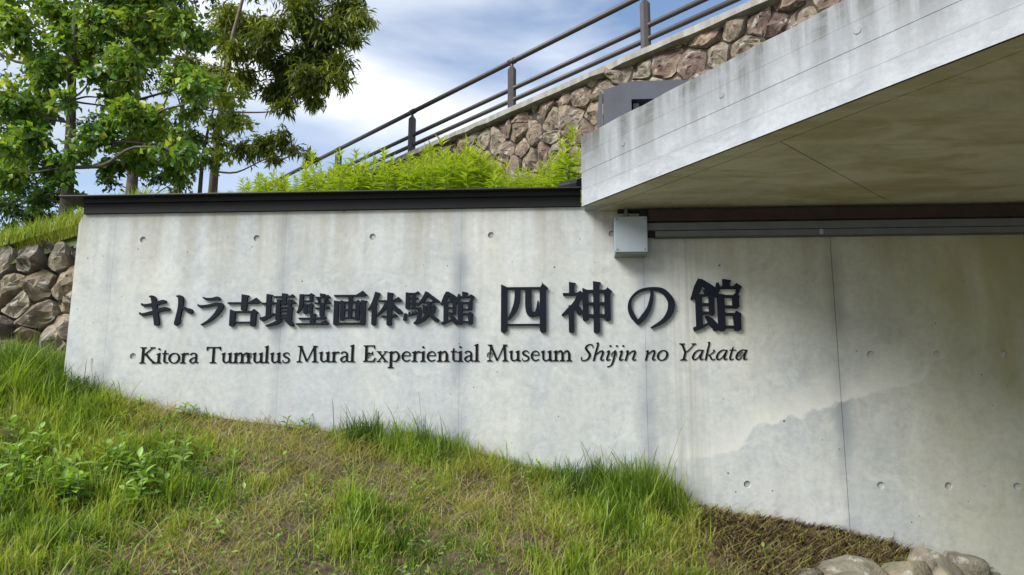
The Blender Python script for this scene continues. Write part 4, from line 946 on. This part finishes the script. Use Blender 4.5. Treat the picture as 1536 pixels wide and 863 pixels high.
# ------------------------------------------------------------------ trees
T_BROAD = [(0., (.035, .095, .027)), (.4, (.10, .20, .045)), (.75, (.21, .31, .045)), (1., (.40, .44, .06))]
T_NARROW = [(0., (.036, .056, .010)), (.5, (.105, .145, .020)), (.8, (.21, .25, .034)), (1., (.34, .37, .08))]
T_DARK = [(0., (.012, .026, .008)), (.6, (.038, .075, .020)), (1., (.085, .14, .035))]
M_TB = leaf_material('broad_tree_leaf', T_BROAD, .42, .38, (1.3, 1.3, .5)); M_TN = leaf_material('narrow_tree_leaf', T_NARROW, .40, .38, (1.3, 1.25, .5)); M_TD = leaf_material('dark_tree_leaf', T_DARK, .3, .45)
def tree(name, label, trunk_px, ty, clusters, mat, bark, leaf, trunk_r, droop=.25, twigs=1., tintm=.5, cat_='tree', seed=1):
    """trunk through photo points at depth ty; clusters (px, py, radius px, depth offset, tint shift)"""
    r_ = np.random.default_rng(seed); S1 = (ty+3.73)/F_PX
    tp = [aty(x, y, ty) for x, y in trunk_px]; base = tp[0].copy(); base[2] = float(upper_z(base[0], base[1]))-.1; tp[0] = base
    e = thing(name, label, cat_, tuple(base))
    tb = MB(); n = len(tp); tb.tube([p-base for p in tp], [trunk_r*(1-.85*(i/(n-1))**.8) for i in range(n)], 12); tob = tb.build('trunk', bark, e, smooth=True)
    Vs, Fs, Ts = [], [], []; off = 0; br = MB()
    nodes = []                                   # growth: every clump hangs on the trunk or on a clump nearer to it
    for k in np.linspace(.25, 1, 14):
        zz = base[2]+k*(tp[-1][2]-base[2]); nodes.append((np.array([np.interp(zz, [p[2] for p in tp], [p[q] for p in tp]) for q in range(3)]), 0.))
    full = [(aty(px, py, ty+dy), rp*S1*(1+dy/(ty+3.73)), dt) for px, py, rp, dy, dt in clusters]
    full.sort(key=lambda q: min(np.linalg.norm(q[0]-n_[0]) for n_ in nodes[:14]))
    for (c, R_, dt) in full:
        best = min(nodes, key=lambda n_: np.linalg.norm(c-n_[0])+.45*n_[1]+(1.2 if n_[0][2] > c[2]+.05 else 0)); att = best[0]; L_ = np.linalg.norm(c-att)
        nodes.append((c, best[1]+L_))
        up_ = np.array([0, 0, 1.]); q1 = att+(c-att)*.33+r_.normal(0, .05, 3)*L_-up_*.05*L_; q2 = att+(c-att)*.68+r_.normal(0, .07, 3)*L_+up_*.02*L_
        r0 = min(trunk_r*.42, .007+.010*L_); br.tube([q[:3]-base for q in cat3([att, q1, q2, c])], list(np.linspace(r0, r0*.35, 13)), 6, False)
        nt_ = max(8, int(62*(R_/.35)**2*twigs))
        u = r_.normal(size=(nt_, 3)); u /= np.linalg.norm(u, axis=1)[:, None]; u[:, 2] *= .8
        ends = c+u*R_*r_.uniform(.45, 1.12, nt_)[:, None]
        for k in range(min(nt_, 22)): br.tube([c-base, (c+ends[k])/2-base+r_.normal(0, .02, 3), ends[k]-base], [.005, .004, .002], 4, False)
        nl = leaf[2]; t = r_.uniform(.25, 1.05, (nt_, nl)); P_ = (c+(ends[:, None]-c)*t[..., None])
        P_[..., 2] -= droop*R_*.35*t**2; P_ = P_.reshape(-1, 3)+r_.normal(0, .018+.05*R_, (nt_*nl, 3))
        N_ = len(P_); d = np.repeat(u, nl, 0)*.6+r_.normal(0, .65, (N_, 3)); d[:, 2] -= droop*1.6
        nr = r_.normal(0, .55, (N_, 3)); nr[:, 2] += 1.
        ln = leaf[0]*r_.uniform(.65, 1.25, N_); V, Fq = leaf_cards(P_-base, d, nr, ln, ln*leaf[1]*r_.uniform(.8, 1.2, N_), .25, .2)
        Vs.append(V); Fs.append(Fq+off); off += len(V); Ts.append(np.repeat(np.clip(r_.normal(tintm+dt, .17, N_)+.18*np.repeat(r_.normal(0, 1, nt_), nl)*.6, 0, 1), 5))
    cr = mesh_np('crown', np.concatenate(Vs), np.concatenate(Fs), mat, e, attrs={'tint': np.concatenate(Ts)})
    tag(br.build('limbs', bark, e, smooth=True), kind='stuff')
    return e
rr = random.Random(3)
# broad-leaved tree on the left
cl = [(20,40,60,-.3,.1),(70,95,48,.2,.0),(20,150,55,-.2,.1),(40,205,48,.2,.0),(10,260,45,0,.05),(75,250,36,.3,-.1),(135,70,45,.3,.1),(150,30,50,-.2,.1),(190,90,44,-.2,.12),(230,60,48,.1,.12),(215,20,50,.2,.15),(270,30,42,-.1,.15),
      (170,140,34,.2,.05),(150,205,42,-.2,.0),(195,165,44,-.3,.1),(235,175,36,-.2,.15),(210,215,40,.1,.05),(165,245,28,.2,-.1),(95,20,50,.3,.05),(60,170,36,.4,-.1),(255,220,34,-.2,.1),(300,55,30,0,.1),(110,300,18,.3,-.2),(60,300,22,.2,-.1),
      *[(rr.uniform(-10, 300), rr.uniform(0, 260), rr.uniform(20, 34), rr.uniform(-.5, .5), rr.uniform(-.15, .2)) for _ in range(34)],
      (105,150,26,-.25,.1),(100,60,30,-.25,.1),(110,230,24,-.25,0),(90,270,20,-.2,-.1),
      (130,-60,90,0,0),(30,-60,90,.3,0),(230,-60,80,-.2,0),(100,-160,100,.2,0),(200,-180,80,0,0),(-70,60,90,.2,0),(-80,180,80,0,0),(-60,-80,90,0,0)]
tree('broadleaf_tree', 'broad-leaved tree with a slim straight trunk at the far left behind the stone wall', [(98,345),(101,290),(106,200),(108,120),(112,40),(118,-60),(122,-160)], 3.0, cl, M_TB, M_BARK, (.075, .62, 15), .070, .22, 1.0, .5, seed=11)
# narrow-leaved tree at the end of the railing
cl = [(450,20,44,-.1,-.1),(500,45,42,0,-.05),(520,15,40,.2,.1),(470,75,44,.1,-.25),(430,95,36,.3,-.25),(505,95,30,0,-.1),(455,120,36,.1,-.2),(415,135,30,.2,-.15),(485,115,28,-.1,.1),(515,120,18,-.1,.25),(470,150,20,0,.1),(425,160,18,0,.1),
      (540,25,26,0,.2),(535,60,18,0,.1),(380,40,36,.3,.1),(395,80,28,.3,0),(345,30,36,.3,.15),(420,205,22,.1,0),(395,215,26,.2,0),(440,222,14,.1,.1),(365,225,22,.3,-.1),(345,70,26,.4,.05),(310,110,24,.5,0),(280,100,28,.5,-.1),(350,180,22,.3,-.1),(465,235,10,0,.1),(410,238,12,.1,.0),
      *[(rr.uniform(330, 470), rr.uniform(0, 140), rr.uniform(16, 28), rr.uniform(-.2, .5), rr.uniform(-.2, .2)) for _ in range(16)],
      (450,-50,70,0,0),(380,-60,70,.3,0),(520,-40,50,0,0),(440,-150,80,.2,0),(340,-120,70,.2,0),(500,-120,60,0,0)]
tree('narrowleaf_tree', 'tree with long narrow drooping leaves standing at the lower end of the railing', [(320,275),(323,235),(330,180),(338,120),(350,50),(372,-30),(392,-120)], 5.0, cl, M_TN, M_BARK2, (.105, .24, 15), .062, .45, 1.5, .5, seed=12)
# young tree with yellowish tips in front of it
cl = [(345,120,20,0,.35),(362,140,20,0,.35),(330,150,26,.1,.1),(350,175,26,0,.1),(300,165,24,0,.05),(290,205,30,.1,-.05),(330,210,24,0,.1),(270,240,26,0,0),(310,240,24,0,-.1),(255,255,20,.1,-.1),(225,240,22,.2,-.1),(370,185,18,0,.2),(245,130,20,.2,.2),(320,120,24,0,.1),(325,185,24,-.2,.1),(335,235,16,-.2,.1),(340,150,24,-.1,.2),(280,170,26,.1,0),(240,200,24,.1,0)]
tree('young_tree', 'young tree with pale green and yellow leaf tips between the two larger trees', [(300,278),(304,235),(315,180),(330,135)], 4.2, cl, M_TB, M_BARK, (.062, .5, 14), .030, .25, 1.0, .66, seed=13)
# darker trees behind
cl = [(200,225,38,0,0),(235,265,26,.2,0),(165,270,24,0,0),(210,180,40,.3,0),(255,200,34,.2,0),(140,190,34,.4,0),(270,270,18,0,0),(290,250,20,.3,0),(210,90,60,.3,0),(180,-20,70,0,0),(250,-10,60,0,0)]
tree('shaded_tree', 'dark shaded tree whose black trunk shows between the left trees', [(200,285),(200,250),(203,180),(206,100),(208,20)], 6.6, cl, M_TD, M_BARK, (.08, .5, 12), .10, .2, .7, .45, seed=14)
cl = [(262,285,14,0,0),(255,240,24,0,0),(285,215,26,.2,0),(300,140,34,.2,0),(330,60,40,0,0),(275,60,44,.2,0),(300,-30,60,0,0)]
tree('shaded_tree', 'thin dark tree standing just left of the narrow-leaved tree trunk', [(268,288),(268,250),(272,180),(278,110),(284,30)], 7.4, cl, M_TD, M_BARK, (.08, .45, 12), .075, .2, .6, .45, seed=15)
cl = [(30,270,38,0,.1),(65,290,32,.1,.1),(15,310,36,-.1,.2),(50,325,30,-.1,.2),(80,330,20,0,.1),(20,345,20,-.2,.3),(-40,290,50,0,.1),(90,300,18,.2,0),(135,320,14,.3,0)]
tree('evergreen_shrub', 'dense dark evergreen shrub at the far left edge behind the broad-leaved tree', [(40,355),(42,320),(44,280)], 4.4, cl, M_TD, M_BARK, (.055, .5, 16), .03, .1, 1.6, .6, 'shrub', seed=16)
